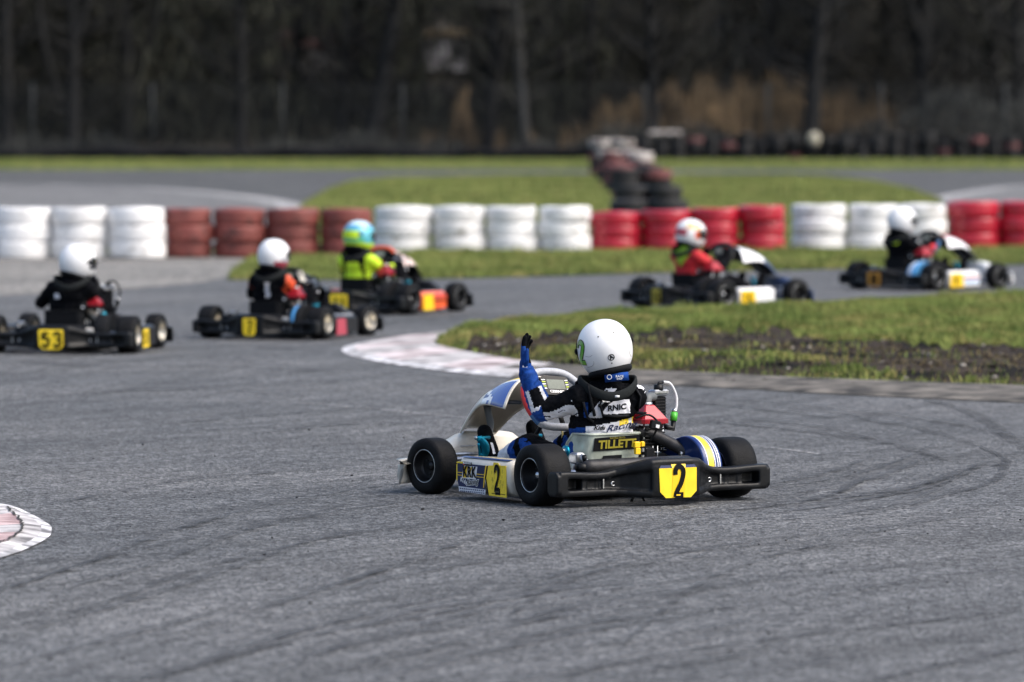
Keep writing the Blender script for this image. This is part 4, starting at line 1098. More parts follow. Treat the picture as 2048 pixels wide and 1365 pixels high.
# older surface at the left along the tyre wall
sheet('old_asphalt', [(-60,58.0),G(0,592),G(250,580),G(400,566),G(462,553),G(505,522),G(470,508),(-60,G(0,508).y)], .004, M_ASPH2)
def ribbon(mb, pts, wd, z, m, n=6):
    P = catmull([(p[0], p[1], z) for p in pts], n); L = []; Rr = []
    for i in range(len(P)):
        t = (P[min(i+1,len(P)-1)]-P[max(i-1,0)]).normalized(); q = Vector((-t.y, t.x, 0)); w = wd(i/(len(P)-1)) if callable(wd) else wd
        L.append(P[i]+q*w/2); Rr.append(P[i]-q*w/2)
    mb.grid([[a, b] for a, b in zip(L, Rr)], m, closed_u=False, smooth=False)
def wornmat(name, col, cover=.5, scale=18.0, amax=1.0):
    m = bpy.data.materials.new(name); m.use_nodes = True; n = m.node_tree.nodes; l = m.node_tree.links; p = n['Principled BSDF']
    p.inputs['Base Color'].default_value = (*col,1); p.inputs['Roughness'].default_value = .85
    tc = n.new('ShaderNodeTexCoord'); x = n.new('ShaderNodeTexNoise'); x.inputs['Scale'].default_value = scale; x.inputs['Detail'].default_value = 9; x.inputs['Roughness'].default_value = .7
    l.new(tc.outputs['Object'], x.inputs['Vector']); r = n.new('ShaderNodeMapRange'); r.inputs['From Min'].default_value = .5-.12+(.5-cover)*.3; r.inputs['From Max'].default_value = .5+.12+(.5-cover)*.3
    r.inputs['To Max'].default_value = amax; l.new(x.outputs['Fac'], r.inputs['Value']); l.new(r.outputs[0], p.inputs['Alpha']); return m
wl = MB(); M_LINE = wornmat('worn_white_line', (.5,.5,.5), .55)
ribbon(wl, [G(-300,770),G(0,797),G(560,806),G(870,831),G(1250,868),G(1510,893),G(1640,910)], .018, .0045, M_LINE)
ribbon(wl, [G(-200,588),G(0,577),G(150,573),G(300,566)], .12, .0085, M_LINE)
tag(wl.build('road_marking'), 'thin worn pale line across the asphalt', 'road marking', None, 'structure')
M_SKID = wornmat('rubber_mark', (.034,.036,.040), .47, 7, .85)
M_SKID2 = wornmat('rubber_mark_faint', (.046,.049,.054), .43, 5, .62)
sk = MB()
for pts, wd, mm in [
    ([(1100,1365),(1300,1315),(1550,1280),(1800,1250),(2048,1222)], .045, M_SKID),([(0,1262),(200,1210),(400,1140),(620,1085),(900,1040)], .05, M_SKID2),
    ([(0,1185),(200,1120),(400,1075),(700,1010)], .04, M_SKID2),([(1020,1235),(1100,1180),(1250,1130),(1500,1085),(1800,1050),(2048,1020)], .04, M_SKID2),
    ([(1240,1300),(1330,1220),(1420,1160),(1560,1110),(1700,1080)], .035, M_SKID2),([(1985,935),(2008,930),(2000,955),(1960,975),(1900,990)], .05, M_SKID),
    ([(1960,895),(2005,915),(2020,930)], .04, M_SKID),([(1130,1085),(1300,1060),(1480,1030)], .03, M_SKID2),
    ([(1350,800),(1600,830),(1800,850),(1950,890)], .12, M_SKID2),([(1400,835),(1600,850),(1750,880)], .10, M_SKID2),([(1850,800),(1950,830),(2048,900)], .1, M_SKID2),
    ([(330,850),(560,830),(760,815)], .12, M_SKID2),([(150,790),(420,775),(700,760)], .10, M_SKID2),([(500,870),(700,850),(850,850)], .08, M_SKID),
    ([(0,720),(200,735),(420,735),(680,745)], .18, M_SKID2),([(350,700),(500,695),(650,705)], .16, M_SKID2),([(700,655),(850,640),(1100,628)], .2, M_SKID2),
    ([(0,1340),(300,1260),(500,1215)], .05, M_SKID2),([(1750,1365),(1900,1330),(2048,1300)], .04, M_SKID),([(1600,1200),(1850,1160),(2048,1140)], .04, M_SKID2),
    ([(600,1365),(900,1290),(1050,1250)], .04, M_SKID2),([(100,1010),(400,960),(700,935)], .06, M_SKID2),([(300,1365),(600,1280),(900,1225),(1000,1200)], .05, M_SKID)]:
    ribbon(sk, [G(*q) for q in pts], (lambda w_: (lambda t: w_*(.3+.7*math.sin(min(1,max(0,t))*PI)**.6)))(wd), .0055+.00035*len(sk.f)/40, mm)
fam = [([(0,1262),(200,1210),(400,1140),(620,1085),(900,1040)],(-150,500,-130,140)),([(600,1365),(900,1290),(1200,1240),(1500,1200)],(-300,500,-120,60)),([(1100,1365),(1300,1315),(1550,1280),(1800,1250),(2048,1222)],(-500,200,-200,60)),
 ([(1350,800),(1600,826),(1800,850),(1950,890)],(-60,90,-10,50)),([(0,760),(300,752),(600,752),(800,770)],(0,200,-30,50)),([(1500,1010),(1700,990),(1850,960),(1950,920)],(-100,120,-30,60))]
for fi in range(46):
    base, (xa, xb, ya, yb) = random.choice(fam); dx, dy = random.uniform(xa,xb), random.uniform(ya,yb); k = random.uniform(.6,1.15)
    pts = [(base[0][0]+dx+(q[0]-base[0][0])*k, base[0][1]+dy+(q[1]-base[0][1])*k*random.uniform(.93,1.07)) for q in base]
    w_ = random.uniform(.02,.06)*(2 if pts[0][1] < 900 else 1)
    ribbon(sk, [G(*q) for q in pts], (lambda w_: (lambda t: w_*(.25+.75*math.sin(min(1,max(0,t))*PI)**.6)))(w_), .0055+.00035*len(sk.f)/40, M_SKID if random.random() < .2 else M_SKID2)
tag(sk.build('tyre_marks'), 'dark curved rubber marks on the asphalt', 'tyre marks', None, 'stuff')
cr = MB()
for (px, py) in [(1518,1092),(1770,1066),(1264,1092),(1444,1090),(1572,1084),(1792,1182),(1740,905),(1895,1168),(620,1210),(950,1180),(1420,970),(430,915),(1640,1008)]+[(random.uniform(0,2048), random.uniform(780,1365)) for _ in range(40)]:
    g = G(px, py); r = random.uniform(.002,.006); cr.ell((g.x, g.y, r*.6+.004), (r*1.6, r, r*.7), M_RUBBER, rotm(0,0,random.random()*180), 7, 4)
tag(cr.build('rubber_crumbs'), 'small black rubber crumbs scattered on the asphalt', 'crumbs', None, 'stuff')

# kerb round the inner grass
M_KERB = mat('kerb_concrete', (.22,.213,.215), .9, vary=.4, vscale=5, col2=(.45,.435,.44), detail=10, bump=.5, bscale=40)
M_KERBR = mat('kerb_pink', (.27,.205,.20), .9, vary=.4, vscale=3, col2=(.47,.42,.43), detail=10, bump=.4, bscale=30)
M_KERBW = mat('kerb_white_edge', (.26,.26,.265), .85, vary=.5, vscale=6, col2=(.56,.56,.58), detail=10, bump=.3, bscale=40)
M_KERBG = mat('kerb_worn', (.028,.025,.021), .95, vary=.55, vscale=5, col2=(.105,.095,.082), detail=10, bump=.5, bscale=40)
outer = catmull([G(*q) for q in ((975,659),(880,668),(780,678),(700,692),(684,702),(705,714),(770,727),(860,740),(960,751),(1080,760),(1200,766),(1330,772),(1480,779),(1700,791),(2048,807),(2400,823))], 8)
inner = catmull([G(*q) for q in ((1010,658),(960,670),(915,680),(880,687),(868,692),(880,700),(925,711),(985,722),(1060,733),(1160,742),(1290,750),(1430,757),(1580,765),(1760,772),(2048,782),(2400,795))], 8)
kb = MB(); n = len(outer)
for i in range(n-1):
    a0, a1, b0, b1 = outer[i], outer[i+1], inner[i], inner[i+1]; t = i/n
    for k, (f0, f1) in enumerate(((0,.14),(.14,.42),(.42,.72),(.72,1.0))):
        z = lambda f: .006+.020*smoothstep(0,.25,f)+.01*f
        q = [a0.lerp(b0,f0), a1.lerp(b1,f0), a1.lerp(b1,f1), a0.lerp(b0,f1)]
        vs = [(q[0].x,q[0].y,z(f0)),(q[1].x,q[1].y,z(f0)),(q[2].x,q[2].y,z(f1)),(q[3].x,q[3].y,z(f1))]
        if t > .56+.04*math.sin(k*2.1): m = M_KERBG
        elif k == 0: m = M_KERBW
        else: m = M_KERBR if ((i//7) % 2 == 0) else M_KERB
        kb.add(vs, [(0,1,2,3)], m, False)
tag(kb.build('kerb'), 'worn pale kerb curving round the inner grass', 'kerb', None, 'structure')
# crack lines and stains on it
# kerb end at the bottom left
oc = catmull([G(*q) for q in ((-320,1030),(-150,1005),(0,1010),(60,1030),(98,1052),(103,1062),(96,1078),(50,1102),(0,1119),(-150,1165),(-320,1200))], 6)
ic = catmull([G(*q) for q in ((-320,1045),(-150,1022),(0,1026),(25,1038),(42,1055),(45,1065),(40,1077),(20,1090),(0,1098),(-150,1130),(-320,1160))], 6)
k2 = MB(); n = len(oc); ctr = G(-330,1090)
for i in range(n-1):
    for f0, f1, m in ((0,.35,M_KERBW),(.35,1.0,M_KERB)):
        q = [oc[i].lerp(ic[i],f0), oc[i+1].lerp(ic[i+1],f0), oc[i+1].lerp(ic[i+1],f1), oc[i].lerp(ic[i],f1)]
        z0, z1 = .006+.018*f0, .006+.018*f1
        k2.add([(q[0].x,q[0].y,z0),(q[1].x,q[1].y,z0),(q[2].x,q[2].y,z1),(q[3].x,q[3].y,z1)], [(0,1,2,3)], m, False)
M_PINKC = mat('kerb_red_concrete', (.33,.22,.22), .85, vary=.2, vscale=8, col2=(.48,.36,.36), detail=10, bump=.4, bscale=40)
blocks = []
for i in range(n-1):
    a, b = ic[i], ic[i+1]; mm = M_PINKC if (i//9) % 2 == 0 or i > 35 else M_KERB
    k2.add([(a.x,a.y,.026),(b.x,b.y,.026),(ctr.x,ctr.y,.034)], [(0,1,2)], mm, False)
ribbon(k2, [Vector((p.x+random.uniform(-.006,.006), p.y+random.uniform(-.03,.03), 0)) for p in ic[8:-8]], .010, .0305, mat('crack_dark', (.03,.028,.025), .95), 2)
tag(k2.build('kerb'), 'pink and white kerb end at the lower left', 'kerb', None, 'structure')

# ---------------------------------------------------------------- grass
def inpoly(X, Y, poly):
    c = np.zeros(len(X), bool); j = len(poly)-1
    for i in range(len(poly)):
        xi, yi = poly[i][0], poly[i][1]; xj, yj = poly[j][0], poly[j][1]
        c ^= ((yi > Y) != (yj > Y)) & (X < (xj-xi)*(Y-yi)/(yj-yi+1e-12)+xi); j = i
    return c
def blades(name, poly, zf, count, h, wd, m, label, dens=None, seed=1, lean=.5, hvar=None):
    rg = np.random.default_rng(seed); px = np.array([p[0] for p in poly]); py = np.array([p[1] for p in poly])
    X = rg.uniform(px.min(), px.max(), count*3); Y = rg.uniform(py.min(), py.max(), count*3)
    k = inpoly(X, Y, poly); X, Y = X[k], Y[k]
    if dens is not None:
        d = dens(X, Y); k = rg.random(len(X)) < d; X, Y = X[k], Y[k]
    X, Y = X[:count], Y[:count]; N = len(X)
    clump = np.sin(X*2.3+np.sin(Y*1.7)*2)*np.sin(Y*1.9+np.sin(X*1.3)*2)*.3+1
    H = h*rg.uniform(.45,1.25,N)*clump*(hvar(X, Y) if hvar else 1); W = wd*rg.uniform(.7,1.3,N); a = rg.uniform(0,2*PI,N); la = rg.uniform(0,2*PI,N); ll = rg.uniform(.1,1,N)*lean*H
    Z = zf(X, Y); V = np.empty((N,5,3))
    tf = (np.sin(X*5.7+np.sin(Y*4.1)*2)*np.sin(Y*4.9+np.sin(X*3.9)*2)) > .72; H = H*np.where(tf, 1.7, 1.0)
    cx_, sx_ = np.cos(a)*W/2, np.sin(a)*W/2
    V[:,0] = np.stack([X-cx_, Y-sx_, Z-.01],1); V[:,1] = np.stack([X+cx_, Y+sx_, Z-.01],1)
    mx, my = X+np.cos(la)*ll*.35, Y+np.sin(la)*ll*.35
    V[:,2] = np.stack([mx+cx_*.7, my+sx_*.7, Z+H*.6],1); V[:,3] = np.stack([mx-cx_*.7, my-sx_*.7, Z+H*.6],1)
    V[:,4] = np.stack([X+np.cos(la)*ll, Y+np.sin(la)*ll, Z+H*(1-.25*rg.random(N))],1)
    me = bpy.data.meshes.new(name); me.vertices.add(N*5); me.vertices.foreach_set('co', V.reshape(-1).astype(np.float32))
    base = np.arange(N)[:,None]*5; lp = np.concatenate([base+np.array([0,1,2,3]), base+np.array([3,2,4])],1).reshape(-1)
    me.loops.add(len(lp)); me.loops.foreach_set('vertex_index', lp.astype(np.int32))
    st = np.stack([np.arange(N)*7, np.arange(N)*7+4],1).reshape(-1); me.polygons.add(N*2); me.polygons.foreach_set('loop_start', st.astype(np.int32))
    me.update(calc_edges=True); me.materials.append(m)
    return tag(link(name, me), label, 'grass', None, 'stuff')
def grassmat(name, c1, c2, dry, island=.35, scale=.8):
    m = mat(name, c1, .7, vary=.12, vscale=scale, col2=c2, detail=6, island=island, spec=.2)
    n = m.node_tree.nodes; l = m.node_tree.links; p = n['Principled BSDF']
    src = p.inputs['Base Color'].links[0].from_socket
    tc = n.new('ShaderNodeTexCoord'); x = n.new('ShaderNodeTexNoise'); x.inputs['Scale'].default_value = 1.7; x.inputs['Detail'].default_value = 8
    ge = n.new('ShaderNodeNewGeometry'); ad = n.new('ShaderNodeMath'); ad.operation = 'MULTIPLY_ADD'; ad.inputs[1].default_value = .28
    l.new(tc.outputs['Object'], x.inputs['Vector']); l.new(ge.outputs['Random Per Island'], ad.inputs[0]); l.new(x.outputs['Fac'], ad.inputs[2])
    mr = n.new('ShaderNodeMapRange'); mr.inputs['From Min'].default_value = .66; mr.inputs['From Max'].default_value = .86; l.new(ad.outputs[0], mr.inputs['Value'])
    mx = n.new('ShaderNodeMix'); mx.data_type = 'RGBA'; l.new(mr.outputs[0], mx.inputs['Factor']); l.new(src, mx.inputs['A']); mx.inputs['B'].default_value = (*dry, 1)
    l.new(mx.outputs['Result'], p.inputs['Base Color'])
    return m
M_GRASS = grassmat('grass_blades', (.105,.155,.034), (.19,.24,.062), (.33,.28,.10))
M_GRASS2 = grassmat('grass_strip', (.115,.16,.038), (.19,.23,.062), (.31,.28,.10), scale=.5)
M_GRASS3 = grassmat('grass_far', (.115,.16,.040), (.19,.23,.064), (.32,.29,.11), scale=.2)
M_DRY = grassmat('dry_grass', (.11,.085,.035), (.17,.14,.06), (.24,.20,.10))
edge_lo = [G(*q) for q in ((868,692),(880,700),(925,711),(985,722),(1060,733),(1160,742),(1290,750),(1430,757),(1580,765),(1760,772),(2048,782),(2600,800))]
edge_hi = [G(*q) for q in ((2600,575),(2048,599),(1800,609),(1600,621),(1400,632),(1200,641),(1080,650),(1000,657),(940,669),(890,684))]
infield = [(p.x, p.y) for p in edge_lo+edge_hi]
# slightly raised island, height from the distance to the lower edge
exl = np.array([p.x for p in edge_lo]); eyl = np.array([p.y for p in edge_lo]); exh = np.array([p.x for p in edge_hi[::-1]]); eyh = np.array([p.y for p in edge_hi[::-1]])
o_ = np.argsort(exl); exl, eyl = exl[o_], eyl[o_]; o_ = np.argsort(exh); exh, eyh = exh[o_], eyh[o_]
def hz(X, Y):
    lo = np.interp(X, exl, eyl); hi = np.interp(X, exh, eyh)
    t = np.clip(np.minimum((Y-lo)/1.3, (hi-Y)/1.0), 0, 1)
    return .006+.075*t*t*(3-2*t)+.018*np.sin(X*3.1+Y)*np.sin(Y*2.3)*t
im = MB(); nx, ny = 110, 34; rws = []
for i in range(nx+1):
    x = exl[0]+.005+(exl[-1]-exl[0])*(i/nx)**1.3; lo = float(np.interp(x, exl, eyl)); hi = float(np.interp(x, exh, eyh)); r = []
    for j in range(ny+1):
        y = lo+(max(hi,lo+.02)-lo)*j/ny; r.append((x, y, float(hz(np.array([x]), np.array([y]))[0])))
    rws.append(r)
im.grid(rws, M_SOIL, closed_u=False)
tag(im.build('infield'), 'raised earth island inside the bend', 'infield', None, 'structure')
def px_of(X, Y):    # picture row of a ground point, only to lay out where the bare earth band runs
    return CX+F_PX*X/Y, Y_HOR+F_PX*CAM_H/Y
def dens1(X, Y):
    u, v = px_of(X, Y); top = np.interp(u, [900,1000,1290,1550,1680,1780,2048], [712,692,679,685,703,712,716]); bot = np.interp(u, [900,1000,1290,1550,1680,1780,2048], [712,717,728,736,752,766,779])
    wob = 4*np.sin(u*.031)+3*np.sin(u*.083+1.3)+3*np.sin(u*.19)
    band = (v > top+wob) & (v < bot+wob*.5)
    patch = np.sin(X*4.1+np.sin(Y*3.3)*1.5)*np.sin(Y*2.9+np.sin(X*2.7)*1.5)
    low = v > bot+wob*.6
    d = np.where(band, np.clip(.0+.05*(patch > .6), 0, 1), np.where(low, np.clip(.35+.6*patch,.05,.9), np.clip(.85+.3*patch, .5, 1)))
    return d
blades('grass', infield, hz, 230000, .046, .0075, M_GRASS, 'green grass growing on the island inside the bend', dens1, 3, .7)
def dens1b(X, Y):
    u, v = px_of(X, Y); bot = np.interp(u, [900,1000,1290,1600,2048], [700,700,700,712,735]); return np.where(v > bot-2, .6, .05)
blades('dry_grass', infield, hz, 14000, .024, .007, M_DRY, 'dry yellowish grass tufts along the bare earth of the island', dens1b, 9, .9)
# stones and clods on the bare earth and the crumbling edge
cl = MB()
for _ in range(900):
    u = random.uniform(950, 2048); v = random.uniform(np.interp(u,[950,1290,2048],[700,690,715]), np.interp(u,[950,1290,2048],[725,765,790])); g = G(u, v)
    z = float(hz(np.array([g.x]), np.array([g.y]))[0]) if inpoly(np.array([g.x]), np.array([g.y]), infield)[0] else .02
    r = random.uniform(.006,.022); cl.ell((g.x,g.y,z), (r*1.5,r,r*.8), M_SOIL if random.random() < .93 else M_GRAVEL, rotm(0,0,random.random()*180), 7, 4)
tag(cl.build('clods'), 'clods of earth and pebbles along the track edge', 'earth clods', None, 'stuff')
# verge between track and tyre wall
verge = [G(*q) for q in ((456,561),(466,545),(500,520),(505,508),(700,507),(1500,503),(2500,496),(2500,520),(2048,530),(1600,541),(1300,547),(1000,556),(700,561))]
verge = [(p.x, p.y) for p in verge]
sheet('verge', verge, .008, M_SOILG)
blades('grass', verge, lambda X, Y: 0*X+.008, 150000, .055, .012, M_GRASS2, 'strip of short grass between the track and the tyre wall', lambda X, Y: np.clip(.8+.35*np.sin(X*1.3+np.sin(Y*2))*np.sin(Y*1.7), .4, 1), 4, .7)
# behind the wall
beh = [G(*q) for q in ((590,425),(622,398),(660,378),(700,364),(780,356),(1000,351),(1500,350),(1640,352),(1740,362),(1820,378),(1880,400),(1900,440))]
yw = G(0,497).y
beh = [(-2.6, yw+1), ] + [(p.x, p.y) for p in beh] + [(8.5, yw+1)]
# asphalt loops behind
sheet('back_track', [(-60,yw+.6),(60,yw+.6),(60,G(0,341).y),(-60,G(0,341).y)], .001, M_ASPH3)
sheet('back_loop', [(-60,yw+.8)]+[G(*q) for q in ((-600,380),(0,372),(150,375),(300,380),(430,390),(520,400),(575,411))]+[(-2.9,yw+.8)], .0035, M_ASPH4)
sheet('back_loop', [(60,yw+.8),(8.6,yw+.8)]+[G(*q) for q in ((1870,404),(1900,395),(1960,385),(2048,375),(2300,364),(3000,350))], .0035, M_ASPH4)
sheet('back_grass_soil', beh, .010, M_SOILG)
blades('grass', beh, lambda X, Y: 0*X+.01, 170000, .04, .035, M_GRASS3, 'meadow of bright grass behind the tyre wall', None, 5, .7)
far = [(-40,G(0,338).y),(40,G(0,338).y),(40,222),(-40,222)]
blades('grass', far, lambda X, Y: 0*X+GZ, 90000, .05, .06, M_GRASS3, 'far strip of grass in front of the fence', None, 6, .7)
w2 = MB()
ribbon(w2, [G(-600,378),G(0,370),G(150,373),G(300,378),G(430,388),G(520,398),G(575,409),G(590,418)], .55, .006, M_LINE)
ribbon(w2, [G(1870,402),G(1900,393),G(1960,383),G(2048,373),G(2300,362)], .5, .006, M_LINE)
tag(w2.build('road_marking'), 'white edge line of the track behind the tyre wall', 'road marking', None, 'structure')

# ---------------------------------------------------------------- tyre walls
def tyre_mesh(D, H, m, inner_m, dirty=True, seed=0):
    rr = random.Random(seed); t = MB(); R = D/2; h = H/2
    prof = [(-h*.80,R*.56),(-h*.98,R*.66),(-h*1.0,R*.80),(-h*.97,R*.95),(-h*.87,R*.99),(-h*.6,R*1.0),(0,R*1.005),(h*.6,R*1.0),(h*.87,R*.99),(h*.97,R*.95),(h*1.0,R*.80),(h*.98,R*.66),(h*.80,R*.56)]
    n = 40; ph = rr.random()*6
    t.lathe(prof, m, axis='z', n=n)
    t.v = [(x*(1+.012*math.sin(3*math.atan2(y,x)+ph)), y*(1+.012*math.sin(2*math.atan2(y,x)+ph)), z+.006*math.sin(2*math.atan2(y,x)+ph*2)) for x,y,z in t.v]
    t.lathe([(-h*.80,R*.56),(-h*.5,R*.80),(h*.5,R*.80),(h*.80,R*.56)], inner_m, axis='z', n=n)
    for zz in (-h*.35, 0, h*.35): t.lathe([(zz-.006,R*1.0),(zz-.005,R*1.006),(zz+.005,R*1.006),(zz+.006,R*1.0)], m, axis='z', n=n)
    return t.mesh('tyre')
def tyre_paint(name, col, dirt, rough=.45, amt=.62, coat=.25):
    m = bpy.data.materials.new(name); m.use_nodes = True; n = m.node_tree.nodes; l = m.node_tree.links; p = n['Principled BSDF']
    p.inputs['Roughness'].default_value = rough; p.inputs['Coat Weight'].default_value = coat
    tc = n.new('ShaderNodeTexCoord'); oi = n.new('ShaderNodeObjectInfo'); ad = n.new('ShaderNodeVectorMath'); ad.operation = 'ADD'
    l.new(tc.outputs['Object'], ad.inputs[0]); cmb = n.new('ShaderNodeCombineXYZ'); mu = n.new('ShaderNodeMath'); mu.operation = 'MULTIPLY'; mu.inputs[1].default_value = 37
    l.new(oi.outputs['Random'], mu.inputs[0]); l.new(mu.outputs[0], cmb.inputs[0]); l.new(mu.outputs[0], cmb.inputs[1]); l.new(cmb.outputs[0], ad.inputs[1])
    x = n.new('ShaderNodeTexNoise'); x.inputs['Scale'].default_value = 5; x.inputs['Detail'].default_value = 9; x.inputs['Roughness'].default_value = .65; l.new(ad.outputs[0], x.inputs['Vector'])
    mr = n.new('ShaderNodeMapRange'); mr.inputs['From Min'].default_value = amt; mr.inputs['From Max'].default_value = amt+.13; l.new(x.outputs['Fac'], mr.inputs['Value'])
    mx = n.new('ShaderNodeMix'); mx.data_type = 'RGBA'; mx.inputs['A'].default_value = (*col,1); mx.inputs['B'].default_value = (*dirt,1); l.new(mr.outputs[0], mx.inputs['Factor'])
    hs = n.new('ShaderNodeHueSaturation'); m2 = n.new('ShaderNodeMapRange'); m2.inputs['To Min'].default_value = .86; m2.inputs['To Max'].default_value = 1.08
    l.new(oi.outputs['Random'], m2.inputs['Value']); l.new(m2.outputs[0], hs.inputs['Value']); l.new(mx.outputs['Result'], hs.inputs['Color']); l.new(hs.outputs[0], p.inputs['Base Color'])
    return m
T_WHITE = tyre_paint('tyre_white_paint', (.80,.80,.80), (.30,.29,.26), .5, .565)
T_RED = tyre_paint('tyre_red_paint', (.42,.010,.030), (.12,.012,.02), .4)
T_RUST = tyre_paint('tyre_faded_red_paint', (.20,.050,.042), (.07,.025,.022), .6, .52, 0)
T_BLACK = tyre_paint('tyre_bare_rubber', (.006,.0065,.008), (.03,.03,.03), .7, .6, 0)
T_WORN = tyre_paint('tyre_worn_white_paint', (.45,.42,.40), (.09,.06,.055), .7, .47, 0)
T_WORNR = tyre_paint('tyre_worn_red_paint', (.16,.05,.05), (.04,.035,.035), .7, .5, 0)
ML = {}
def tmesh(kind, D=.62, H=.192, var=0):
    k = (kind.name, round(D,2), round(H,2), var % 3)
    if k not in ML: ML[k] = tyre_mesh(D, H, kind, T_BLACK, seed=var % 3)
    return ML[k]
def put_tyre(kind, x, y, z, D, H, label, group, i, tilt=0.0):
    o = link('tyre', tmesh(kind, D, H, i)); o.location = (x, y, z); o.rotation_euler = (tilt*random.uniform(-1,1), tilt*random.uniform(-1,1), random.random()*6)
    return tag(o, label, 'tyre', group)
ORD = ['first','second','third','fourth','fifth','sixth','seventh']
runs = [
 ('white', T_WHITE, 'in the white run at the left edge', [(-10,100),(105,212),(218,328)], 519, 416),
 ('faded red', T_RUST, 'in the faded brownish red run', [(331,425),(428,530),(533,637),(641,742)], 517, 418),
 ('white', T_WHITE, 'in the middle white run', [(748,862),(866,972),(975,1074),(1078,1178)], 507, 414),
 ('red', T_RED, 'in the bright red run', [(1181,1283),(1284,1382),(1383,1477),(1480,1569)], 506, 418),
 ('white', T_WHITE, 'in the white run between two red runs', [(1583,1692),(1697,1793),(1794,1893)], 502, 410),
 ('bright red', T_RED, 'in the red run at the right edge', [(1894,1998),(2001,2102)], 501, 404)]
LEV = ['bottom','middle','top']
for cn, km, where, spans, yb_, yt in runs:
    for si, (xa, xb) in enumerate(spans):
        g = G((xa+xb)/2, yb_+ (0)); s_ = F_PX/g.y; D = (xb-xa)/s_*1.03; cyy = g.y + D/2
        top = yt
        if where.endswith('bright red run'): top = [425,421,417,412][si]
        H = ((yb_-top)/s_)/3*.985
        for lv in range(3):
            dx = random.uniform(-.018,.018)
            nm = f'{LEV[lv]} {cn+" " if cn not in where else ""}tyre of the {ORD[si]} stack {where}'
            put_tyre(km, (xa+xb)/2*0 + G((xa+xb)/2, yb_).x*(cyy/g.y) + dx, cyy+random.uniform(-.02,.02), H*(lv+.5)+.006, D*random.uniform(.97,1.02), H*1.02, nm, 'painted tyres of the barrier wall', si*3+lv, .02)
# double row running away behind the wall
row = [(1298,455,.60,2,T_BLACK,T_BLACK),(1296,418,.62,2,T_BLACK,T_BLACK),(1283,400,.62,3,T_WORNR,T_BLACK),(1268,386,.62,3,T_BLACK,T_WORNR),(1255,375,.62,4,T_WORN,T_WORNR),(1240,364,.62,4,T_WORN,T_WORN),(1224,352,.64,5,T_WORN,T_WORN)]
HT = ['ground','second','third','fourth','top']
RN = ['nearest','second','third','fourth','fifth','sixth','farthest']
for i, (px, py, D, lv, ta, tb) in enumerate(row):
    g = G(px, py); hgt = .20
    for sd in (0, 1):
        for k in range(lv):
            kd = (ta if sd else tb) if k == lv-1 else (T_BLACK if (k+i) % 2 else T_WORNR)
            word = {T_BLACK:'bare black', T_WORN:'worn white', T_WORNR:'worn dull red'}[kd]
            lab = f'{word} tyre at level {["one","two","three","four","five"][k]} on the {"right" if sd else "left"} of the {RN[i]} pair in the double row behind the wall'
            put_tyre(kd, g.x+(sd-.5)*D*.98, g.y+random.uniform(-.1,.1), hgt*(k+.5)+.01, D, hgt, ' '.join(lab.split()[:16]) if False else f'{word} tyre at {HT[k]} height, {"right" if sd else "left"} side of the {RN[i]} pair behind the wall', 'tyres of the double row', i+k, .04)
# dark tyres along the fence
yf = 219.0; i = 0
x = 3.2
while x < 19.8:
    left = x < 3.2; lv = 2 if left else random.choice((3,4,4,4,5))
    lv = lv
    for k in range(lv):
        kd = T_BLACK if (hash((i*7+k*3)) % 23) else T_WORNR
        put_tyre(kd, x, yf+random.uniform(-.22,.22), .21*(k+.5)+GZ, .62, .21, ('dull red tyre in the dark tyre row along the fence' if kd is T_WORNR else 'bare black tyre in the long dark row along the fence'), 'dark tyres along the fence' if kd is T_BLACK else 'dull red tyres along the fence', i+k, .05)
        i += 1
    x += .64
w3 = MB(); rr_ = []
for q in range(61):
    x = -25+28.5*q/60; hgt = .42+.05*math.sin(q*1.3)+.07*math.sin(q*.37); rr_.append([(x, 219-.05+.06*math.sin(q*.8), GZ-.02),(x,219-.06+.06*math.sin(q*.8),GZ+hgt-.02),(x,219,GZ+hgt),(x,219.12,GZ+hgt-.02),(x,219.14,GZ-.02)])
w3.grid(rr_, M_MATTE, caps=True); tag(w3.build('barrier'), 'long low black rubber barrier before the left wood', 'barrier')
w3 = MB(); w3.box((13.2,219.75,.42), (20,.05,.84), M_MATTE); tag(w3.build('barrier'), 'black rubber belt standing behind the dark tyre row at the right', 'barrier')
w3 = MB(); w3.box((5.9,219,1.0), (1.35,.5,.16), T_WORN, bevel=.07)
tag(w3.build('foam_block'), 'pale cushion lying on top of the dark tyre row', 'cushion')
w3 = MB(); w3.ell((11.6,218.7,.75), (.26,.2,.3), mat('pale_rag', (.35,.33,.26), .9, vary=.3)); w3.tube([(11.6,218.7,GZ),(11.6,218.7,.6)], .05, M_MATTE, 6)
tag(w3.build('marker_post'), 'pale marker on a short post before the tyre row', 'marker')

# ---------------------------------------------------------------- fence
fe = empty('fence', (0,221.5,0), label='grey wire mesh fence on steel posts behind the track', cat='fence')
M_POST = mat('post_steel', (.012,.016,.019), .8, .0, vary=.2, vscale=3)
xs_ = [G(q, 320).x*221.5/G(q,320).y for q in (65,305,565,805,1045,1290,1535,1762,2010)]
for x in [xs_[0]-9.6, xs_[0]-4.8]+xs_+[xs_[-1]+4.8, xs_[-1]+9.6]:
    p = MB(); p.tube([(x,0,-.2),(x,0,2.95)], .055, M_POST, 8); p.box((x,0,2.96), (.13,.13,.03), M_POST); p.build('post', fe)
p = MB(); x = xs_[5]; p.tube([(x+.05,0,1.5),(x+1.3,-.1,.1)], .04, M_POST, 8); p.build('brace', fe)
p = MB(); M_WIRE = mat('fence_wire', (.02,.022,.024), .6, .4)
for z in (.1,1.5,2.9): p.tube([(xs_[0]-9.6,0,z),(xs_[-1]+9.6,0,z)], .008, M_WIRE, 4)
vs = []; fs = []
x0_, x1_ = xs_[0]-9.6, xs_[-1]+9.6
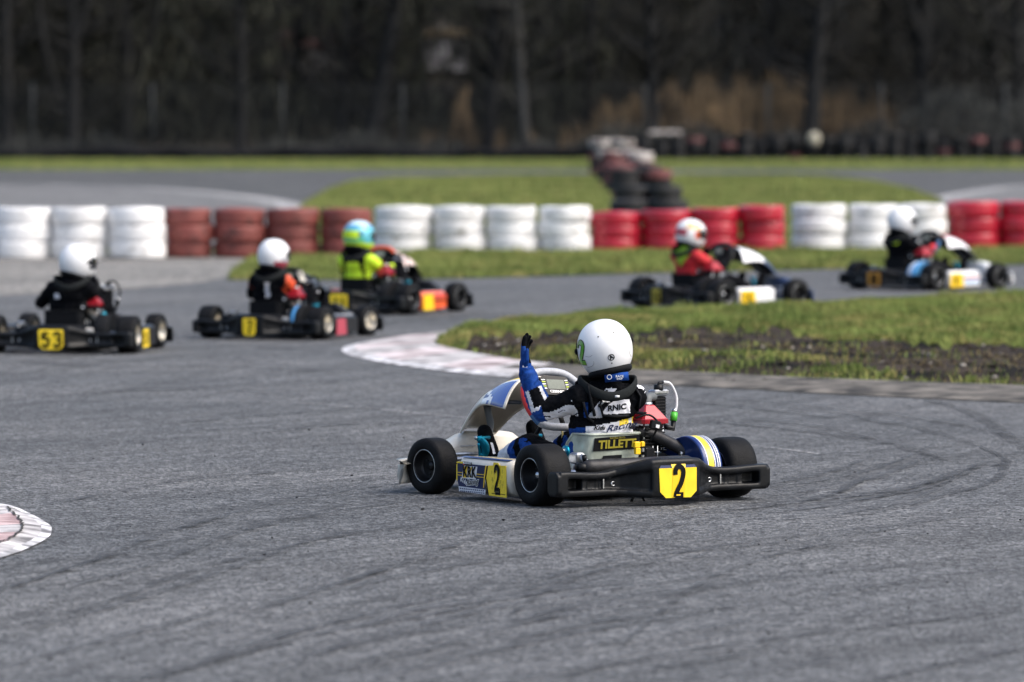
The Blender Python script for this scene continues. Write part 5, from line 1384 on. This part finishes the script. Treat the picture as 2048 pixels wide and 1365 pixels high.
for sg in (-1, 1):
    x = x0_-3
    while x < x1_+3:
        a = (x, .1), (x+sg*2.8, 2.9); k = len(vs); t_ = .006
        vs += [(x-t_,sg*.004,.1),(x+t_,sg*.004,.1),(x+sg*2.8+t_,sg*.004,2.9),(x+sg*2.8-t_,sg*.004,2.9)]; fs.append((k,k+1,k+2,k+3)); x += .12
p.add(vs, fs, M_WIRE, False); p.build('wire_mesh', fe)

# ---------------------------------------------------------------- trees
M_BARK = mat('bark_dark', (.0035,.004,.0048), .9, vary=.4, vscale=3, bump=.6, bscale=12)
M_BARK2 = mat('bark_olive', (.022,.022,.016), .9, vary=.4, vscale=2, bump=.6, bscale=12)
M_BARK4 = mat('bark_brown', (.036,.032,.024), .9, vary=.4, vscale=2)
M_BARK3 = mat('bark_grey', (.028,.028,.027), .9, vary=.3, vscale=2, bump=.5, bscale=12)
def tree(px, wpx, Y, lean, m, label, forks=0, h=13.0, zb=None, seed=0, topx=None):
    rr = random.Random(seed+px); x = (px-CX)*Y/F_PX; r = wpx/2*Y/F_PX
    z0 = GZ if Y < 226 else GZ+(Y-226)*.16+max(0,Y-262)*.25-.3
    root = empty('tree', (x, Y, z0), label=label, cat='tree', group='saplings in the wood' if 'sapling' in label else 'bare trees behind the fence')
    t = MB(); pts = []; rs = []
    for k in range(9):
        q = k/8; pts.append((lean*h*q+.12*math.sin(q*5+px), .1*math.sin(q*4+px), h*q)); rs.append(r*(1.25 if k == 0 else 1)*(1-.62*q))
    P = catmull(pts, 3); t.tube(P, [r*(1.3-.3*min(1,i/2))*(1-.62*i/(len(P)-1)) for i in range(len(P))], m, 10)
    for f in range(forks):
        i0 = rr.randint(2, 8); s = Vector(P[i0]); dx = rr.choice((-1,1))*rr.uniform(.25,.6)
        t.tube(catmull([s, s+Vector((dx*.8,rr.uniform(-.3,.3),1.2)), s+Vector((dx*1.9,rr.uniform(-.5,.5),3.4)), s+Vector((dx*2.6,0,6.5))], 4), [r*.62*(1-.5*j/12) for j in range(13)], m, 8)
    t.build('trunk', root)
    c = MB()
    for k in range(64):
        i0 = rr.randint(3, len(P)-2); s = Vector(P[i0]); a = rr.uniform(0, 2*PI); L = rr.uniform(1.2,3.6); el = rr.uniform(-.1,.9)
        d = Vector((math.cos(a), math.sin(a)*.6, el)).normalized(); e = s+d*L+Vector((0,0,.3*L)); mid = s.lerp(e,.5)+Vector((rr.uniform(-.2,.2),0,rr.uniform(-.25,.1)))
        c.tube([s, mid, e], [.05+r*.16, .03, .008], m, 5)
        for q in range(5):
            b0 = mid.lerp(e, rr.random()); b1 = b0+Vector((rr.uniform(-.7,.7), rr.uniform(-.4,.4), rr.uniform(-.3,.8)))
            c.tube([b0, b1], [.010,.004], m, 4, caps=False)
            b2 = b0.lerp(b1,.6)+Vector((rr.uniform(-.4,.4), rr.uniform(-.3,.3), rr.uniform(-.2,.5))); c.tube([b0.lerp(b1,.6), b2], [.006,.003], m, 3, caps=False)
    c.build('crown', root); return root
TR = [(8,26,224,.03,'b','leaning dark tree at the left edge of the photo',0),(72,16,228,0,'o','slim olive tree between the two fence posts farthest left',0),
 (150,30,225,-.03,'b','dark tree with a low fork in the left part of the wood',2),(246,30,227,.02,'b','stout dark tree left of the second fence post',1),(300,14,232,.07,'o','thin tree leaning right above the second fence post',0),
 (350,18,236,0,'b','slim dark tree just right of the second fence post',1),(420,14,231,-.02,'o','thin olive tree between second and third fence post',0),(478,22,225,.0,'b','straight dark tree left of the third fence post',0),
 (540,16,233,.02,'o','slender tree next to the third fence post',0),(600,20,229,0,'b','dark upright tree before the red roof',1),(690,22,227,-.01,'b','dark tree right of the red roof',0),
 (735,40,226,.16,'b','thick tree leaning strongly to the right in the middle left',0),(985,30,226,.01,'b','stout dark tree right of the white shed',1),
 (1045,24,224,-.02,'g','pale grey trunk in the middle of the wood',0),(1120,20,230,.01,'b','dark tree behind the double tyre row',1),(1185,26,227,0,'b','broad dark tree above the far end of the tyre row',0),
 (1302,22,224,0,'b','dark tree beside the braced fence post',0),(1368,18,228,.01,'o','slender tree at the left end of the reeds',0),(1455,12,232,-.01,'b','thin dark stem in front of the reeds',0),
 (1540,16,227,0,'b','slim dark tree beside the post in the reeds',0),(1625,36,224,.06,'b','thick dark tree right of the reeds leaning right',1),(1700,14,231,0,'o','thin olive tree right of the thick leaning tree',0),
 (1772,18,228,0,'b','dark tree behind the second fence post from the right',0),(1850,42,225,.01,'b','stoutest dark trunk in the right part of the wood',2),(1925,20,229,-.02,'b','slim dark tree between the last two fence posts',0),
 (1990,26,227,-.01,'b','dark tree beside the last fence post',1),(2038,22,224,0,'b','dark tree at the right edge of the photo',0)]
bm = {'b': M_BARK, 'o': M_BARK2, 'g': M_BARK3}
for i, (px, wp, Y, ln, b, lb, fk) in enumerate(TR): tree(px, wp, Y, ln, bm[b], lb, fk, seed=i)
for i in range(34):
    sx0 = random.uniform(-30, 2080)
    while 815 < sx0 < 975 or 590 < sx0 < 640: sx0 = random.uniform(-30, 2080)
    tree(sx0, random.uniform(6,13), random.uniform(225,240), random.uniform(-.12,.12), random.choice((M_BARK, M_BARK2, M_BARK2, M_BARK4)), 'thin bare sapling standing among the thicker trees of the wood', random.choice((0,1)), h=random.uniform(7,10), seed=900+i)

# thicket: saplings, twigs and dark bushes massed behind and between the trunks
def thicket(name, xr, yr, zr, count, L, wd, m, label, seed, vert=.75, mask=None, z0f=None, cat='thicket'):
    rg = np.random.default_rng(seed); X = rg.uniform(*xr, count); Y = rg.uniform(*yr, count); Z = rg.uniform(0, 1, count)**1.0*(zr[1]-zr[0])+zr[0]
    if mask is not None:
        k = mask(X, Z, rg, Y); X, Y, Z = X[k], Y[k], Z[k]
    N = len(X); Z = Z + (np.maximum(0, Y-226)*.16 if z0f is None else 0)
    le = L*rg.uniform(.4,1.3,N); a = rg.normal(0, 1-vert, N); b = rg.normal(0, .4, N)
    D = np.stack([np.sin(a), np.sin(b)*.5, np.cos(a)],1)*le[:,None]; w_ = wd*rg.uniform(.6,1.4,N); an = rg.uniform(0,PI,N)
    S = np.stack([np.cos(an)*w_, np.sin(an)*w_*.6, 0*w_],1); C_ = np.stack([X,Y,Z],1)
    V = np.empty((N,4,3)); V[:,0] = C_-S; V[:,1] = C_+S; V[:,2] = C_+D+S*.5; V[:,3] = C_+D-S*.5
    me = bpy.data.meshes.new(name); me.vertices.add(N*4); me.vertices.foreach_set('co', V.reshape(-1).astype(np.float32))
    me.loops.add(N*4); me.loops.foreach_set('vertex_index', np.arange(N*4, dtype=np.int32)); me.polygons.add(N); me.polygons.foreach_set('loop_start', (np.arange(N)*4).astype(np.int32))
    me.update(calc_edges=True); me.materials.append(m); return tag(link(name, me), label, cat, None, 'stuff')
M_TW = mat('twigs_dark', (.020,.026,.028), .9, vary=.4, vscale=.22, col2=(.046,.048,.044), island=.5)
M_TW2 = mat('twigs_olive', (.031,.036,.027), .9, vary=.3, vscale=.3, col2=(.062,.062,.042), island=.5)
M_REED = mat('reeds_tan', (.08,.058,.034), .9, vary=.45, vscale=.5, col2=(.22,.15,.08), island=.5)
def gap(X, Z, rg, Y):
    u = CX+F_PX*X/Y; v = Y_HOR-(Z+.45+np.maximum(0, Y-226)*.16-CAM_H)*F_PX/Y
    g = ((np.abs(u-895) < 48) & (v > 30) & (v < 185)) | ((np.abs(u-640) < 85) & (v > 50) & (v < 165)) | ((np.abs(u-437) < 10) & (np.abs(v-73) < 12)) | ((np.abs(u-503) < 10) & (np.abs(v-98) < 16)) | ((np.abs(u-1435) < 16) & (v < 90) & (v > 20)) | ((np.abs(u-1695) < 14) & (v < 70))
    return ~g | (rg.random(len(X)) < .16)
thicket('undergrowth', (-36,36), (229,250), (-.2,9.5), 100000, .95, .035, M_TW, 'dense dark undergrowth and saplings in the wood', 21, .7, gap)
thicket('undergrowth', (-24,4), (226,240), (-.2,9), 22000, .8, .03, M_TW2, 'olive twigs and young shoots in the left wood', 22, .7, gap)
thicket('reeds', (-2,18), (224.5,227), (0,1.0), 1, .1, .01, M_REED, 'x', 1) if False else None
def reedmask(X, Z, rg, Y):
    u = CX+F_PX*X/225.5
    hgt = np.interp(u, [880,925,960,1130,1180,1290,1375,1395,1500,1620,1640,1760,1850], [0,2.0,0,0,1.2,1.9,2.0,2.75,2.3,2.7,2.1,1.9,.4])+.35*np.sin(u*.09); k = np.clip(.55+.45*np.sin(u*.05)*np.sin(u*.013),.15,1)
    return (Z < hgt) & (rg.random(len(X)) < k)
thicket('reeds', (-4,18), (224.6,227), (-.05,2.6), 26000, .8, .022, M_REED, 'tan dry reeds standing between the dark trunks', 23, .86, reedmask, cat='reeds')
# low dark brush just behind the tyre row
def brushmask(X, Z, rg, Y):
    u = CX+F_PX*X/222.5; hgt = .35+.25*np.sin(u*.011)+.2*np.sin(u*.037)+np.interp(u, [0,1100,1230,1780,1850,2048], [0,.1,.5,.7,1.7,1.9]); return Z < hgt
thicket('brush', (-24,24), (221.9,223.5), (-.1,2.8), 30000, .4, .03, M_TW, 'low dark brush at the foot of the fence', 24, .5, brushmask, cat='brush')

# things glimpsed through the wood
def house(name, x, y, z, w_, d_, h_, wall, roof, label, cat, rh=.8, win=None):
    r = empty(name, (x, y, z), label=label, cat=cat)
    b = MB(); b.box((0,0,h_/2), (w_,d_,h_), wall); b.build('wall', r)
    b = MB(); b.add([(-w_/2-.15,-d_/2-.15,h_),(w_/2+.15,-d_/2-.15,h_),(w_/2+.15,d_/2+.15,h_),(-w_/2-.15,d_/2+.15,h_),(-w_/2-.15,0,h_+rh),(w_/2+.15,0,h_+rh)], [(0,1,5,4),(2,3,4,5),(0,4,3),(1,2,5),(3,2,1,0)], roof, False); b.build('roof', r)
    if win:
        b = MB(); b.box((win[0],-d_/2-.01,win[1]), (win[2],.04,win[3]), mat('window_dark', (.03,.04,.05), .2)); b.build('window', r)
zz = lambda Y: (Y-226)*.16-.1
M_SHW = mat('shed_white', (.82,.82,.86), .7, vary=.1, vscale=2); M_SHY = mat('shed_roof_tan', (.22,.16,.08), .8, vary=.3, vscale=3)
M_RROOF = mat('roof_red', (.06,.018,.016), .8, vary=.2, vscale=3); M_DWALL = mat('wall_dull', (.05,.045,.04), .9, vary=.2)
house('shed', (893-CX)*247/F_PX, 247, zz(247)+.35, 1.9, 1.2, 1.5, M_SHW, M_SHY, 'white shed with tan roof glimpsed between the trees', 'shed', .28, (.5,.8,.35,.5))
house('cottage', (665-CX)*254/F_PX, 254, zz(254)-.6, 5.4, 3, .9, M_DWALL, M_RROOF, 'low cottage with a red roof seen through the trees', 'cottage', .9)
for px, py, sw, sh, lab in ((437,73,.5,.5,'small bright white stand-in panel high among the left trees'),(503,98,.4,.7,'pale upright stand-in panel right of the straight dark tree'),(1435,55,.5,1.2,'pale upright stand-in panel in the dark wood above the reeds'),(1692,30,.4,1.3,'pale grey stand-in panel high in the wood at the right'),(1405,62,.35,.8,'narrow dim grey stand-in panel above the reeds')):  # panels added in place of bright patches glimpsed between the trees
    Y = 250; b = MB(); x = (px-CX)*Y/F_PX; z = CAM_H+(Y_HOR-py)*Y/F_PX
    b.box((x,Y,z), (sw,.06,sh), M_SHW if py in (73,98) else mat('panel_grey', (.16,.19,.23), .7)); b.tube([(x-sw*.4,Y+.05,z-sh/2-2.5),(x-sw*.4,Y+.05,z)], .03, M_POST, 6); b.tube([(x+sw*.4,Y+.05,z-sh/2-2.5),(x+sw*.4,Y+.05,z)], .03, M_POST, 6)
    tag(b.build('stand_in_panel'), lab, 'stand_in')
